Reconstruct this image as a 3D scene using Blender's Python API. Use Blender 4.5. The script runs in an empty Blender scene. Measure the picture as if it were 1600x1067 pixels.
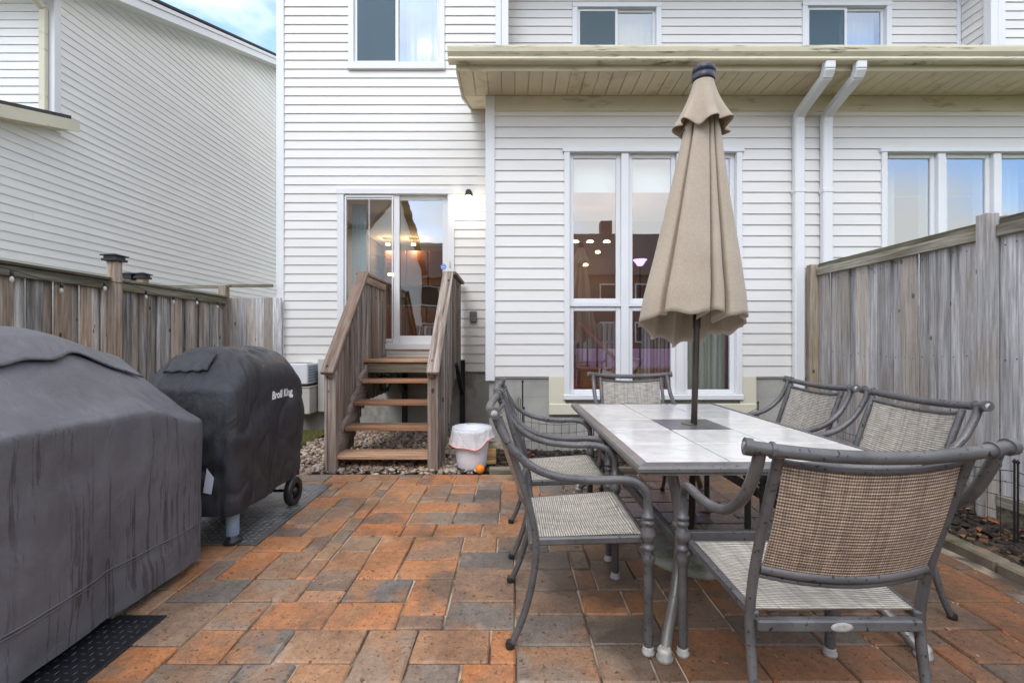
import bpy, bmesh, math, random
import numpy as np
from mathutils import Vector, Matrix, noise
from mathutils.bvhtree import BVHTree
R=random.Random(7)
sc=bpy.context.scene
C=sc.collection
# ------------------------------------------------------------------ camera, world, sun, exposure
cam_d=bpy.data.cameras.new('camera'); cam=bpy.data.objects.new('camera',cam_d); C.objects.link(cam)
cam_d.sensor_width=36; cam_d.lens=720/1600*36; cam_d.clip_start=.05; cam_d.clip_end=2000
cam.location=(0,0,1.28); cam.rotation_euler=(math.radians(90),0,0)
sc.camera=cam
SUN_EL=math.radians(48); SUN_ROT=math.radians(200)
w=bpy.data.worlds.new('World'); sc.world=w; w.use_nodes=True
nt=w.node_tree; nt.nodes.clear()
def wn(t): return nt.nodes.new(t)
out=wn('ShaderNodeOutputWorld'); bg=wn('ShaderNodeBackground'); sky=wn('ShaderNodeTexSky')
sky.sky_type='NISHITA'; sky.sun_disc=False; sky.sun_elevation=SUN_EL; sky.sun_rotation=SUN_ROT; sky.air_density=1.0; sky.dust_density=1.0; sky.ozone_density=1.5
tc=wn('ShaderNodeTexCoord'); mp=wn('ShaderNodeMapping'); mp.inputs['Location'].default_value=(.35,-.2,.1); mp.inputs['Scale'].default_value=(1,1,2.2); mp.inputs['Rotation'].default_value=(0,0,2.9)
nz=wn('ShaderNodeTexNoise'); nz.inputs['Scale'].default_value=1.5; nz.inputs['Detail'].default_value=6; nz.inputs['Roughness'].default_value=.55
rp=wn('ShaderNodeValToRGB'); rp.color_ramp.elements[0].position=.40; rp.color_ramp.elements[1].position=.56
rp.color_ramp.elements[0].color=(.08,.08,.08,1); rp.color_ramp.elements[1].color=(1,1,1,1)
mx=wn('ShaderNodeMix'); mx.data_type='RGBA'; mx.inputs['B'].default_value=(9.9,9.4,8.75,1)
sk=wn('ShaderNodeMix'); sk.data_type='RGBA'; sk.blend_type='MULTIPLY'; sk.inputs['Factor'].default_value=1; sk.inputs['B'].default_value=(1.7,2.05,2.35,1)
L=nt.links.new
L(tc.outputs['Generated'],mp.inputs[0]); L(mp.outputs[0],nz.inputs['Vector']); L(nz.outputs['Fac'],rp.inputs[0])
L(sky.outputs[0],sk.inputs['A']); L(sk.outputs['Result'],mx.inputs['A']); L(rp.outputs[0],mx.inputs['Factor'])
L(mx.outputs['Result'],bg.inputs[0]); bg.inputs[1].default_value=.1; L(bg.outputs[0],out.inputs[0])
sd=bpy.data.lights.new('sun','SUN'); sd.energy=.55; sd.angle=math.radians(25); sd.color=(1,.95,.87)
so=bpy.data.objects.new('sun',sd); C.objects.link(so)
# Nishita rotation r: sun direction = (sin r cos e, cos r cos e, sin e)
dv=Vector((math.sin(SUN_ROT)*math.cos(SUN_EL),math.cos(SUN_ROT)*math.cos(SUN_EL),math.sin(SUN_EL)))
so.rotation_euler=dv.to_track_quat('Z','Y').to_euler()
sc.view_settings.view_transform='Standard'; sc.view_settings.look='None'; sc.view_settings.gamma=1; sc.view_settings.use_curve_mapping=False
sc.view_settings.exposure=1.02
sc.render.engine='CYCLES'
sc.cycles.max_bounces=8; sc.cycles.transparent_max_bounces=12
# ------------------------------------------------------------------ material helpers
class NT:
    def __init__(s,name):
        s.m=bpy.data.materials.new(name); s.m.use_nodes=True; s.t=s.m.node_tree; s.t.nodes.clear()
        s.o=s.n('ShaderNodeOutputMaterial'); s.b=s.n('ShaderNodeBsdfPrincipled'); s.l(s.b.outputs[0],s.o.inputs[0])
    def n(s,t,**k):
        x=s.t.nodes.new(t)
        for a,v in k.items(): setattr(x,a,v)
        return x
    def l(s,a,b): s.t.links.new(a,b)
    def coord(s,kind='Object',scale=(1,1,1),rnd=False):
        tc=s.n('ShaderNodeTexCoord'); v=tc.outputs[kind]
        if kind=='World':
            pass
        if rnd:
            oi=s.n('ShaderNodeObjectInfo'); m=s.n('ShaderNodeMath',operation='MULTIPLY'); m.inputs[1].default_value=57.3; s.l(oi.outputs['Random'],m.inputs[0])
            a=s.n('ShaderNodeVectorMath',operation='ADD'); s.l(v,a.inputs[0]); s.l(m.outputs[0],a.inputs[1]); v=a.outputs[0]
        mp=s.n('ShaderNodeMapping'); mp.inputs['Scale'].default_value=scale; s.l(v,mp.inputs[0]); return mp.outputs[0]
    def pos(s,scale=(1,1,1)):
        g=s.n('ShaderNodeNewGeometry'); mp=s.n('ShaderNodeMapping'); mp.inputs['Scale'].default_value=scale; s.l(g.outputs['Position'],mp.inputs[0]); return mp.outputs[0]
    def noise(s,v,scale,detail=4,rough=.55,dist=0):
        x=s.n('ShaderNodeTexNoise'); x.inputs['Scale'].default_value=scale; x.inputs['Detail'].default_value=detail; x.inputs['Roughness'].default_value=rough; x.inputs['Distortion'].default_value=dist
        s.l(v,x.inputs['Vector']); return x.outputs['Fac']
    def ramp(s,f,stops):
        r=s.n('ShaderNodeValToRGB'); e=r.color_ramp.elements
        while len(e)<len(stops): e.new(.5)
        for i,(p,c) in enumerate(stops):
            e[i].position=p; e[i].color=(c,c,c,1) if isinstance(c,(int,float)) else (*c,1)
        s.l(f,r.inputs[0]); return r.outputs[0]
    def mix(s,f,a,b,blend='MIX'):
        m=s.n('ShaderNodeMix',data_type='RGBA',blend_type=blend)
        for k,v in (('Factor',f),('A',a),('B',b)):
            if isinstance(v,(int,float)) : 
                if k=='Factor': m.inputs[0].default_value=v
                else: m.inputs[k].default_value=(v,v,v,1)
            elif isinstance(v,tuple): m.inputs[k].default_value=(*v,1)
            else: s.l(v,m.inputs[0] if k=='Factor' else m.inputs[k])
        return m.outputs['Result']
    def math(s,op,a,b=0):
        m=s.n('ShaderNodeMath',operation=op)
        for i,v in enumerate((a,b)):
            if isinstance(v,(int,float)): m.inputs[i].default_value=v
            else: s.l(v,m.inputs[i])
        return m.outputs[0]
    def bump(s,h,dist=.002,strength=1):
        b=s.n('ShaderNodeBump'); b.inputs['Distance'].default_value=dist; b.inputs['Strength'].default_value=strength; s.l(h,b.inputs['Height']); s.l(b.outputs[0],s.b.inputs['Normal'])
    def base(s,c):
        if isinstance(c,tuple): s.b.inputs['Base Color'].default_value=(*c,1)
        else: s.l(c,s.b.inputs['Base Color'])
    def rough(s,r):
        if isinstance(r,(int,float)): s.b.inputs['Roughness'].default_value=r
        else: s.l(r,s.b.inputs['Roughness'])
def simple(name,c,rough=.5,var=.12,scale=6,bump=.0005,metal=0,spec=.5,obrnd=.0,stain=None,stretch=(1,1,1)):
    s=NT(name); v=s.pos(stretch); f=s.noise(v,scale,5)
    c2=tuple(x*(1-var) for x in c); c1=tuple(min(1,x*(1+var*.6)) for x in c)
    col=s.mix(s.ramp(f,[(.3,0.),(.7,1.)]),c2,c1)
    if stain:
        f2=s.noise(s.pos(stain[2]),stain[1],6,.65); col=s.mix(s.ramp(f2,[(stain[3],0.),(stain[3]+.12,1.)]),col,stain[0])
    if obrnd:
        oi=s.n('ShaderNodeObjectInfo'); k=s.math('MULTIPLY_ADD',oi.outputs['Random'],obrnd); k.node.inputs[2].default_value=1-obrnd/2
        cc=s.n('ShaderNodeCombineColor'); [s.l(k,cc.inputs[i]) for i in range(3)]
        col=s.mix(1.,col,cc.outputs[0],'MULTIPLY')
    s.base(col); s.rough(rough); s.b.inputs['Metallic'].default_value=metal; s.b.inputs['Specular IOR Level'].default_value=spec
    if bump: s.bump(s.noise(s.pos(),scale*14,3),bump)
    return s.m
def wood(name,dark,mid,light,brown,axis='Z',brownamt=.5,rough=.8,knot=True,rot=0):
    s=NT(name)
    sc_=[11,11,11]; sc_['XYZ'.index(axis)]=.55
    def cc(scl):
        v_=s.coord('Object',(1,1,1),rnd=True)
        if rot:
            m_=s.n('ShaderNodeMapping'); m_.inputs['Rotation'].default_value=(rot,0,0); s.l(v_,m_.inputs[0]); v_=m_.outputs[0]
        m_=s.n('ShaderNodeMapping'); m_.inputs['Scale'].default_value=scl; s.l(v_,m_.inputs[0]); return m_.outputs[0]
    v=cc(tuple(sc_))
    f=s.noise(v,1.9,9,.68,.5); g=s.noise(v,7,6,.7)
    col=s.ramp(f,[(.34,dark),(.5,mid),(.64,light)])
    v2=cc((1.7,1.7,1.7)); bf=s.noise(v2,.8,3)
    oi=s.n('ShaderNodeObjectInfo')
    k=s.math('ADD',s.math('MULTIPLY',bf,1.),s.math('MULTIPLY',oi.outputs['Random'],.5))
    bm_=s.ramp(k,[(.62,0.),(.95,1.)])
    col=s.mix(s.math('MULTIPLY',bm_,brownamt),col,brown)
    rr=s.n('ShaderNodeMath',operation='FRACT'); s.l(s.math('MULTIPLY',oi.outputs['Random'],13.7),rr.inputs[0])
    br=s.ramp(rr.outputs[0],[(0.,.64),(1.,1.24)])
    col=s.mix(1.,col,br,'MULTIPLY')
    col=s.mix(.75,col,s.ramp(g,[(.36,.62),(.58,1.1)]),'MULTIPLY')
    if knot:
        sk_=[6,6,6]; sk_['XYZ'.index(axis)]=3.6
        vo=s.n('ShaderNodeTexVoronoi'); s.l(cc(tuple(sk_)),vo.inputs['Vector']); vo.inputs['Scale'].default_value=1
        kn=s.ramp(vo.outputs['Distance'],[(.08,1.),(.10,0.)])
        col=s.mix(s.math('MULTIPLY',kn,.85),col,tuple(x*.35 for x in dark))
    s.base(col); s.rough(rough); s.b.inputs['Specular IOR Level'].default_value=.25
    s.bump(s.math('ADD',f,s.math('MULTIPLY',g,.5)),.004,.8)
    return s.m
M={}
M['siding']=simple('white_vinyl_siding',(.735,.715,.68),.42,.035,1.5,.0006,obrnd=.06,stretch=(1,1,6))
M['siding_n']=simple('cream_vinyl_siding',(.80,.785,.74),.45,.05,1.6,.0006,obrnd=.05,stretch=(1,1,6))
M['trim']=simple('white_trim',(.75,.75,.755),.4,.03,3,.0002)
M['trim_b']=simple('beige_trim',(.66,.61,.46),.5,.08,2,.0003,obrnd=.03,stain=((.42,.36,.22),4,(.5,1,2),.57))
M['gutter']=simple('beige_gutter_paint',(.72,.66,.48),.4,.08,3,.0003,stain=((.16,.14,.09),5,(.5,1,7),.56))
M['soffit']=simple('beige_soffit',(.72,.63,.42),.55,.08,3,.0006,obrnd=.08,stain=((.56,.47,.27),4,(1,1,1),.56))
M['shingle']=simple('roof_shingle',(.06,.058,.056),.9,.35,14,.004)
M['shingle_b']=simple('brown_roof_shingle',(.055,.045,.042),.9,.35,8,.004)
M['concrete']=simple('foundation_concrete',(.39,.38,.345),.85,.18,3,.002,stain=((.22,.21,.17),2.4,(1,1,.6),.55))
M['cream']=simple('cream_panel',(.68,.64,.50),.5,.05,2,.0003)
M['dark']=simple('dark_void',(.02,.02,.02),.8,.1,4,0)
M['black']=simple('black_painted_metal',(.018,.018,.02),.4,.2,20,.0004)
M['blackpl']=simple('black_plastic',(.02,.02,.022),.35,.2,20,.0003)
M['fw']=wood('grey_fence_wood',(.27,.262,.26),(.47,.46,.465),(.66,.65,.66),(.42,.34,.26),'Z',.6)
M['fl']=wood('brown_grey_fence_wood',(.10,.088,.075),(.36,.33,.295),(.62,.60,.565),(.42,.26,.14),'Z',.5)
M['fwr']=wood('grey_fence_rail_wood',(.10,.095,.07),(.27,.25,.20),(.40,.38,.32),(.16,.14,.07),'Y',.6)
M['fwx']=wood('grey_fence_cross_rail_wood',(.10,.095,.07),(.27,.25,.20),(.40,.38,.32),(.16,.14,.07),'X',.6)
M['moss']=wood('mossy_rail_wood',(.05,.045,.033),(.15,.135,.10),(.28,.255,.20),(.11,.10,.05),'Y',.6)
M['rail']=wood('weathered_stair_wood',(.085,.07,.06),(.30,.255,.22),(.48,.43,.385),(.27,.18,.125),'Z',.6,.85)
M['railcap']=wood('weathered_cap_wood',(.07,.05,.04),(.27,.205,.165),(.42,.35,.30),(.24,.13,.08),'Y',.6,.85)
M['capslope']=wood('weathered_sloping_cap_wood',(.07,.05,.04),(.27,.215,.175),(.42,.36,.31),(.24,.14,.09),'Y',.6,.85,True,-math.atan2(1.08,1.05))
M['strg']=wood('pale_stringer_wood',(.10,.08,.065),(.34,.29,.25),(.48,.44,.40),(.26,.18,.12),'Y',.5,.85)
M['tread']=wood('reddish_tread_wood',(.22,.11,.065),(.46,.27,.17),(.60,.42,.29),(.44,.19,.09),'X',.7,.6,False)
M['riser']=wood('grey_riser_wood',(.10,.085,.065),(.25,.22,.17),(.36,.32,.25),(.22,.17,.10),'X',.5,.8)
M['tanw']=wood('tan_post_wood',(.18,.14,.10),(.38,.31,.23),(.48,.41,.33),(.36,.27,.18),'Z',.5)
M['newwood']=wood('fresh_cut_wood',(.18,.10,.04),(.42,.27,.12),(.55,.38,.2),(.4,.22,.08),'X',.5,.7,False)
# sky-reflecting thin glass
def glass(name,refl,tint=(.86,.9,.9),wob=.0003,wobs=1.6):
    s=NT(name); t=s.t
    t.nodes.remove(s.b)
    tr=s.n('ShaderNodeBsdfTransparent'); tr.inputs[0].default_value=(*tint,1)
    gl=s.n('ShaderNodeBsdfGlossy'); gl.inputs['Roughness'].default_value=.0; gl.inputs[0].default_value=(.84,.92,1,1)
    fr=s.n('ShaderNodeFresnel'); fr.inputs[0].default_value=1.5
    f=s.math('ADD',s.math('MULTIPLY',fr.outputs[0],1.2),refl); f.node.use_clamp=True; gg=s.n('ShaderNodeNewGeometry'); f=s.math('MULTIPLY',f,s.math('SUBTRACT',1.,gg.outputs['Backfacing']))
    m=s.n('ShaderNodeMixShader'); s.l(f,m.inputs[0]); s.l(tr.outputs[0],m.inputs[1]); s.l(gl.outputs[0],m.inputs[2]); s.l(m.outputs[0],s.o.inputs[0])
    b=s.n('ShaderNodeBump'); b.inputs['Distance'].default_value=wob; s.l(s.noise(s.pos(),wobs,2),b.inputs['Height']); s.l(b.outputs[0],gl.inputs['Normal'])
    return s.m
M['glass']=glass('window_glass',.27,(.95,.97,.96))
M['glassd']=glass('door_glass',.30,(.95,.97,.96),wob=.0009,wobs=2.5)
s=NT('insect_screen'); s.t.nodes.remove(s.b)
tr=s.n('ShaderNodeBsdfTransparent'); df=s.n('ShaderNodeBsdfDiffuse'); df.inputs[0].default_value=(.13,.19,.225,1); m=s.n('ShaderNodeMixShader'); m.inputs[0].default_value=.5
s.l(tr.outputs[0],m.inputs[1]); s.l(df.outputs[0],m.inputs[2]); s.l(m.outputs[0],s.o.inputs[0]); M['screen']=s.m
def emis(name,c,st):
    s=NT(name); s.base(c); s.b.inputs['Emission Color'].default_value=(*c,1); s.b.inputs['Emission Strength'].default_value=st; return s.m
M['lampw']=emis('lit_warm_lamp',(1,.66,.30),4)
M['lampo']=emis('lit_porch_bulb',(1,.93,.78),6)
M['lampp']=emis('lit_purple_lamp',(.55,.34,1),1.8)
M['globe']=emis('lit_ceiling_globe',(1,.82,.5),5)
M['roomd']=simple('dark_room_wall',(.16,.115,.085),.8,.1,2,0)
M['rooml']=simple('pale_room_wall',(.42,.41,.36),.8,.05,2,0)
M['ceil']=simple('room_ceiling',(.5,.46,.4),.8,.03,2,0)
M['orange']=simple('orange_wood_furniture',(.48,.19,.05),.4,.2,6,0,stretch=(1,1,6))
M['cab']=simple('brown_cabinet_wood',(.16,.06,.03),.4,.2,6,0,stretch=(6,6,1))
M['blind']=simple('white_roller_blind',(.85,.86,.84),.8,.03,4,0)
M['curt']=simple('sheer_curtain',(.33,.40,.44),.9,.05,8,0)
M['curtg']=simple('green_grey_curtain',(.34,.36,.27),.9,.08,8,0)
# patio
def paver_mat():
    s=NT('clay_coloured_paver')
    at=s.n('ShaderNodeAttribute',attribute_name='rnd'); sep=s.n('ShaderNodeSeparateColor'); s.l(at.outputs['Color'],sep.inputs[0]); r=sep.outputs[0]; r2=sep.outputs[1]
    c=s.ramp(r,[(0.,(.50,.195,.075)),(.28,(.46,.205,.09)),(.5,(.37,.22,.13)),(.72,(.31,.215,.15)),(.9,(.225,.18,.145)),(1.,(.165,.148,.132))])
    v=s.pos(); off=s.n('ShaderNodeVectorMath',operation='MULTIPLY_ADD'); s.l(at.outputs['Color'],off.inputs[0]); off.inputs[1].default_value=(31,17,9); s.l(v,off.inputs[2])
    bl=s.noise(off.outputs[0],3.6,4,.55,.3)
    c2=s.ramp(r2,[(0.,(.13,.115,.10)),(.5,(.38,.18,.08)),(1.,(.24,.165,.12))])
    c=s.mix(s.ramp(bl,[(.44,0.),(.60,.9)]),c,c2)
    fn=s.noise(v,95,4,.7); fn2=s.noise(v,22,5,.6)
    c=s.mix(.8,c,s.ramp(fn,[(.3,.62),(.62,1.12)]),'MULTIPLY')
    c=s.mix(.7,c,s.ramp(fn2,[(.32,.72),(.6,1.1)]),'MULTIPLY')
    c=s.mix(.85,c,s.ramp(s.noise(v,1.5,6,.65,.5),[(.38,.74),(.56,1.14)]),'MULTIPLY')
    c=s.mix(.9,c,s.ramp(s.noise(v,60,2,.4),[(.30,.35),(.36,1.)]),'MULTIPLY')
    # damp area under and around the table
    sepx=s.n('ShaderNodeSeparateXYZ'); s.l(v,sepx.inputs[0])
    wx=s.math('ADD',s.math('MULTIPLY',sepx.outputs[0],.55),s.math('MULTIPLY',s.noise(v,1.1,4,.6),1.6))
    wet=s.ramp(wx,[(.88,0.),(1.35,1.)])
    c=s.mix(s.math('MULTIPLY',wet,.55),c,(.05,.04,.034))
    ef=s.ramp(s.noise(v,4.5,3,.5),[(.63,0.),(.7,.22)])
    c=s.mix(ef,c,(.55,.46,.38))
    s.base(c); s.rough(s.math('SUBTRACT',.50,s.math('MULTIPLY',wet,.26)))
    s.b.inputs['Specular IOR Level'].default_value=.4
    s.bump(s.math('ADD',fn,s.math('MULTIPLY',fn2,1.6)),.0028,1)
    return s.m
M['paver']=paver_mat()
s=NT('joint_sand'); v=s.pos(); f=s.noise(v,2.3,4); s.base(s.ramp(f,[(.44,(.08,.06,.045)),(.56,(.50,.42,.32))])); s.rough(.95); s.bump(s.noise(v,160,3),.003); M['sand']=s.m
M['soil']=simple('dark_soil',(.025,.02,.016),.95,.4,12,.01)
s=NT('lawn_ground'); v=s.pos(); s.base(s.ramp(s.noise(v,.9,6),[(.3,(.05,.06,.02)),(.7,(.12,.12,.045))])); s.rough(.95); s.bump(s.noise(v,30,4),.02); M['lawn']=s.m
def island(name,stops,rough,bump=.001,bs=60):
    s=NT(name); g=s.n('ShaderNodeNewGeometry'); c=s.ramp(g.outputs['Random Per Island'],stops)
    c=s.mix(.6,c,s.ramp(s.noise(s.pos(),bs,4),[(.3,.65),(.65,1.1)]),'MULTIPLY'); s.base(c); s.rough(rough); s.bump(s.noise(s.pos(),bs,3),bump); return s.m
M['pebble']=island('river_pebble',[(0.,(.17,.12,.09)),(.18,(.33,.25,.19)),(.34,(.48,.40,.33)),(.5,(.25,.22,.20)),(.63,(.40,.25,.15)),(.76,(.58,.50,.41)),(.88,(.25,.12,.065)),(1.,(.10,.09,.09))],.6)
M['mulch']=island('bark_mulch',[(0.,(.012,.01,.009)),(.5,(.035,.025,.018)),(.8,(.07,.045,.03)),(.93,(.13,.08,.04)),(1.,(.24,.08,.04))],.75)
M['grass']=island('mossy_grass',[(0.,(.10,.13,.02)),(.5,(.22,.21,.04)),(.8,(.33,.25,.06)),(1.,(.16,.10,.03))],.8)
M['kerbst']=simple('mossy_kerb_stone',(.20,.165,.12),.9,.35,9,.004,stain=((.09,.085,.04),4,(1,1,1),.54))
# table & chairs
s=NT('glazed_table_tile'); v=s.pos(); s.base(s.ramp(s.noise(v,7,6,.6,1.2),[(.3,(.62,.60,.57)),(.55,(.75,.73,.70)),(.7,(.68,.66,.63))])); s.rough(s.ramp(s.noise(v,5,3),[(.4,.08),(.7,.22)])); s.bump(s.noise(v,4,2),.0008); M['tile']=s.m
M['tiled']=simple('dark_centre_tile',(.13,.12,.115),.3,.35,9,.0005)
def speck(name,c,dark,light,rough=.42,metal=.25):
    s=NT(name); v=s.pos(); n1=s.noise(v,75,3,.5); n2=s.noise(v,9,4)
    col=s.mix(s.ramp(n2,[(.35,0.),(.65,1.)]),c,light)
    g=s.n('ShaderNodeNewGeometry'); sx=s.n('ShaderNodeSeparateXYZ'); s.l(g.outputs['Normal'],sx.inputs[0])
    col=s.mix(s.ramp(n1,[(.62,0.),(.68,1.)]),col,dark)
    s.base(col); s.rough(rough); s.b.inputs['Metallic'].default_value=metal; s.bump(n1,.0012); return s.m
M['cmetal']=speck('grey_brown_chair_metal',(.10,.097,.10),(.025,.025,.03),(.155,.15,.152))
M['tmetal']=speck('bronze_grey_table_metal',(.15,.14,.132),(.06,.055,.052),(.20,.188,.18),.38,.3)
M['footcap']=simple('worn_white_foot_cap',(.45,.43,.41),.5,.35,30,.001)
def sling(name,a,b,c,px=150,py=95):
    s=NT(name); uv=s.n('ShaderNodeTexCoord').outputs['UV']; sp=s.n('ShaderNodeSeparateXYZ'); s.l(uv,sp.inputs[0])
    wv=s.noise(uv,7,3); 
    uu=s.math('SINE',s.math('MULTIPLY',sp.outputs[0],px*6.283)); vv=s.math('SINE',s.math('ADD',s.math('MULTIPLY',sp.outputs[1],py*6.283),s.math('MULTIPLY',wv,5)))
    mp=s.n('ShaderNodeMapping'); mp.inputs['Scale'].default_value=(14,150,1); s.l(uv,mp.inputs[0]); st=s.noise(mp.outputs[0],1,2)
    mp2=s.n('ShaderNodeMapping'); mp2.inputs['Scale'].default_value=(70,4,1); s.l(uv,mp2.inputs[0]); st2=s.noise(mp2.outputs[0],1,3)
    h=s.math('ADD',s.math('MULTIPLY',vv,.5),s.math('MULTIPLY',uu,.28))
    col=s.ramp(s.math('MULTIPLY_ADD',h,.5),[(0.2,a),(.5,b),(.8,c)]); 
    for l_ in list(s.t.links):
        pass
    mm=[n for n in s.t.nodes if n.type=='MATH' and n.operation=='MULTIPLY_ADD'][-1]; mm.inputs[2].default_value=.5
    col=s.mix(.9,col,s.ramp(st,[(.3,.6),(.6,1.2)]),'MULTIPLY'); col=s.mix(.7,col,s.ramp(st2,[(.35,.62),(.6,1.1)]),'MULTIPLY')
    s.base(col); s.rough(.6); s.bump(h,.0015,.8); 
    return s.m
M['sling']=sling('grey_beige_sling_fabric',(.15,.128,.108),(.43,.39,.335),(.70,.65,.57))
M['slingb']=sling('brown_sling_fabric_back',(.15,.085,.06),(.34,.235,.165),(.64,.55,.45),140,100)
s=NT('beige_umbrella_canvas'); v=s.pos(); f=s.noise(v,3,4); g=s.noise(s.pos((1,1,.25)),260,2); g2=s.noise(s.pos((1,1,6)),70,2)
col=s.ramp(f,[(.3,(.40,.325,.245)),(.7,(.48,.40,.31))]); col=s.mix(.6,col,s.ramp(g,[(.35,.85),(.65,1.08)]),'MULTIPLY'); col=s.mix(.4,col,s.ramp(g2,[(.35,.8),(.65,1.1)]),'MULTIPLY'); s.base(col); s.rough(.9); s.bump(g,.001,.6)
s.b.inputs['Sheen Weight'].default_value=.15; M['canvas']=s.m
M['pole']=simple('brown_umbrella_pole',(.045,.036,.030),.4,.2,9,.0003,metal=.2)
M['navy']=simple('dark_navy_finial',(.035,.038,.06),.35,.3,12,.0003)
M['stone']=simple('mossy_stone_base',(.25,.25,.21),.85,.3,7,.003,stain=((.10,.11,.06),4,(1,1,1),.52))
def cover(name,c,hi,rough,streak,drop):
    s=NT(name); v=s.pos((44,44,.7)); f=s.noise(v,1,5,.6,.35); n=s.noise(s.pos(),2.4,4)
    col=s.mix(s.ramp(n,[(.35,0.),(.7,1.)]),c,hi)
    g=s.n('ShaderNodeNewGeometry'); sx=s.n('ShaderNodeSeparateXYZ'); s.l(g.outputs['Normal'],sx.inputs[0])
    vert=s.ramp(s.math('ABSOLUTE',sx.outputs[2]),[(.3,1.),(.62,.0)])
    dr=s.math('MULTIPLY',s.ramp(f,[(.54,0.),(.58,1.)]),s.ramp(s.noise(s.pos((1,1,.7)),3.2,3),[(.38,.1),(.6,1.)]))
    stk=s.math('MULTIPLY',dr,vert)
    col=s.mix(s.math('MULTIPLY',stk,streak),col,tuple(x*.22 for x in c))
    dust=s.ramp(s.noise(s.pos((5,5,2)),2,6,.7),[(.5,0.),(.75,.35)])
    col=s.mix(dust,col,tuple(x*1.5 for x in hi))
    s.base(col); s.rough(s.math('SUBTRACT',rough,s.math('MULTIPLY',stk,.2))); s.b.inputs['Specular IOR Level'].default_value=.5
    wr=s.noise(s.pos((1,1,.6)),5.5,5,.55,1.2); s.bump(s.math('ADD',s.math('MULTIPLY',wr,6),s.math('ADD',s.noise(s.pos(),500,2),s.math('MULTIPLY',s.noise(s.pos(),130,2),.6))),.0022*drop,1)
    return s.m
M['cov1']=cover('grey_wet_grill_cover',(.095,.093,.105),(.15,.15,.168),.36,.6,1)
M['cov2']=cover('black_grill_cover',(.018,.020,.026),(.034,.037,.047),.2,.5,1.8)
M['alu']=simple('scuffed_checker_plate',(.20,.20,.20),.42,.45,10,.001,metal=.5)
M['alul']=simple('checker_plate_lozenge',(.42,.42,.42),.35,.3,20,.0003,metal=.5)
M['rub']=simple('black_rubber_mat',(.014,.016,.02),.4,.4,9,.0006)
M['rubl']=simple('rubber_mat_rib',(.05,.055,.07),.3,.3,20,.0003)
M['white']=simple('white_plastic',(.74,.75,.79),.35,.05,5,.0002)
M['paperw']=simple('white_label',(.7,.72,.8),.5,.1,9,0)
M['lett']=simple('white_lettering',(.8,.8,.8),.6,.03,9,0)
s=NT('thin_white_bin_bag'); s.base((.80,.79,.81)); s.rough(.35); s.b.inputs['Transmission Weight'].default_value=.15; s.bump(s.noise(s.pos(),24,4,.6,1.5),.012,1); M['bag']=s.m
M['pink']=simple('pink_bag_ribbon',(.75,.38,.36),.5,.1,9,0)
M['oball']=simple('orange_ball',(.85,.26,.02),.5,.15,9,.0004)
M['greybox']=simple('grey_plastic_box',(.17,.165,.16),.6,.05,9,0)
M['rust']=simple('white_metal_with_rust',(.55,.54,.50),.5,.08,4,.0005,stain=((.30,.20,.10),3,(1,1,2),.66))
M['bluegr']=simple('blue_grey_grille',(.25,.33,.42),.5,.2,9,0)
M['solar']=simple('dark_post_cap',(.022,.024,.03),.35,.2,9,.0004)
M['green']=simple('green_hose',(.01,.07,.05),.4,.2,9,0)
M['blue']=simple('blue_sticker',(.05,.2,.65),.4,.05,9,0)
M['bulb']=simple('clear_warm_bulb',(.55,.50,.42),.15,.1,9,0)
s=NT('brown_brick_wall'); v=s.pos((1,1,1)); bt=s.n('ShaderNodeTexBrick'); bt.inputs['Scale'].default_value=4.5; bt.inputs['Color1'].default_value=(.17,.075,.05,1); bt.inputs['Color2'].default_value=(.11,.055,.04,1); bt.inputs['Mortar'].default_value=(.2,.18,.16,1)
mpx=s.n('ShaderNodeMapping'); mpx.inputs['Rotation'].default_value=(math.radians(90),0,0); s.l(v,mpx.inputs[0]); s.l(mpx.outputs[0],bt.inputs['Vector']); s.base(bt.outputs[0]); s.rough(.9); M['brick']=s.m
# ------------------------------------------------------------------ geometry helpers
def tag(o,label=None,cat=None,group=None,kind=None):
    if label: o['label']=label
    if cat: o['category']=cat
    if group: o['group']=group
    if kind: o['kind']=kind
    return o
def thing(name,label,cat,loc=(0,0,0),rz=0,group=None):
    o=bpy.data.objects.new(name,None); C.objects.link(o); o.location=loc; o.rotation_euler=(0,0,rz); o.empty_display_size=.2
    return tag(o,label,cat,group)
_topo=None
def chamfer(cx,cy,cz,sx,sy,sz,b):
    """bevelled box verts, faces"""
    global _topo
    h=(sx/2,sy/2,sz/2); b=min(b,sx*.45,sy*.45,sz*.45); V=[]
    for c in range(8):
        s=[1 if c>>i&1 else -1 for i in range(3)]
        for a in range(3):
            V.append(tuple((cx,cy,cz)[i]+s[i]*(h[i] if i==a else h[i]-b) for i in range(3)))
    if _topo is None:
        F=[]
        for a in range(3):
            o=[i for i in range(3) if i!=a]
            for s in (0,1):
                F.append([((s<<a)|(p<<o[0])|(q<<o[1]))*3+a for p,q in ((0,0),(1,0),(1,1),(0,1))])
        for e in range(3):
            a,b_=[i for i in range(3) if i!=e]
            for p in (0,1):
                for q in (0,1):
                    c0=(p<<a)|(q<<b_); c1=c0|(1<<e); F.append([c0*3+a,c1*3+a,c1*3+b_,c0*3+b_])
        for c in range(8): F.append([c*3,c*3+1,c*3+2])
        ctr=Vector((cx,cy,cz)); G=[]
        for f in F:
            P=[Vector(V[i]) for i in f]; n=(P[1]-P[0]).cross(P[2]-P[0]); m=sum(P,Vector())/len(P)
            G.append(f if n.dot(m-ctr)>0 else f[::-1])
        _topo=G
    return V,_topo
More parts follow.
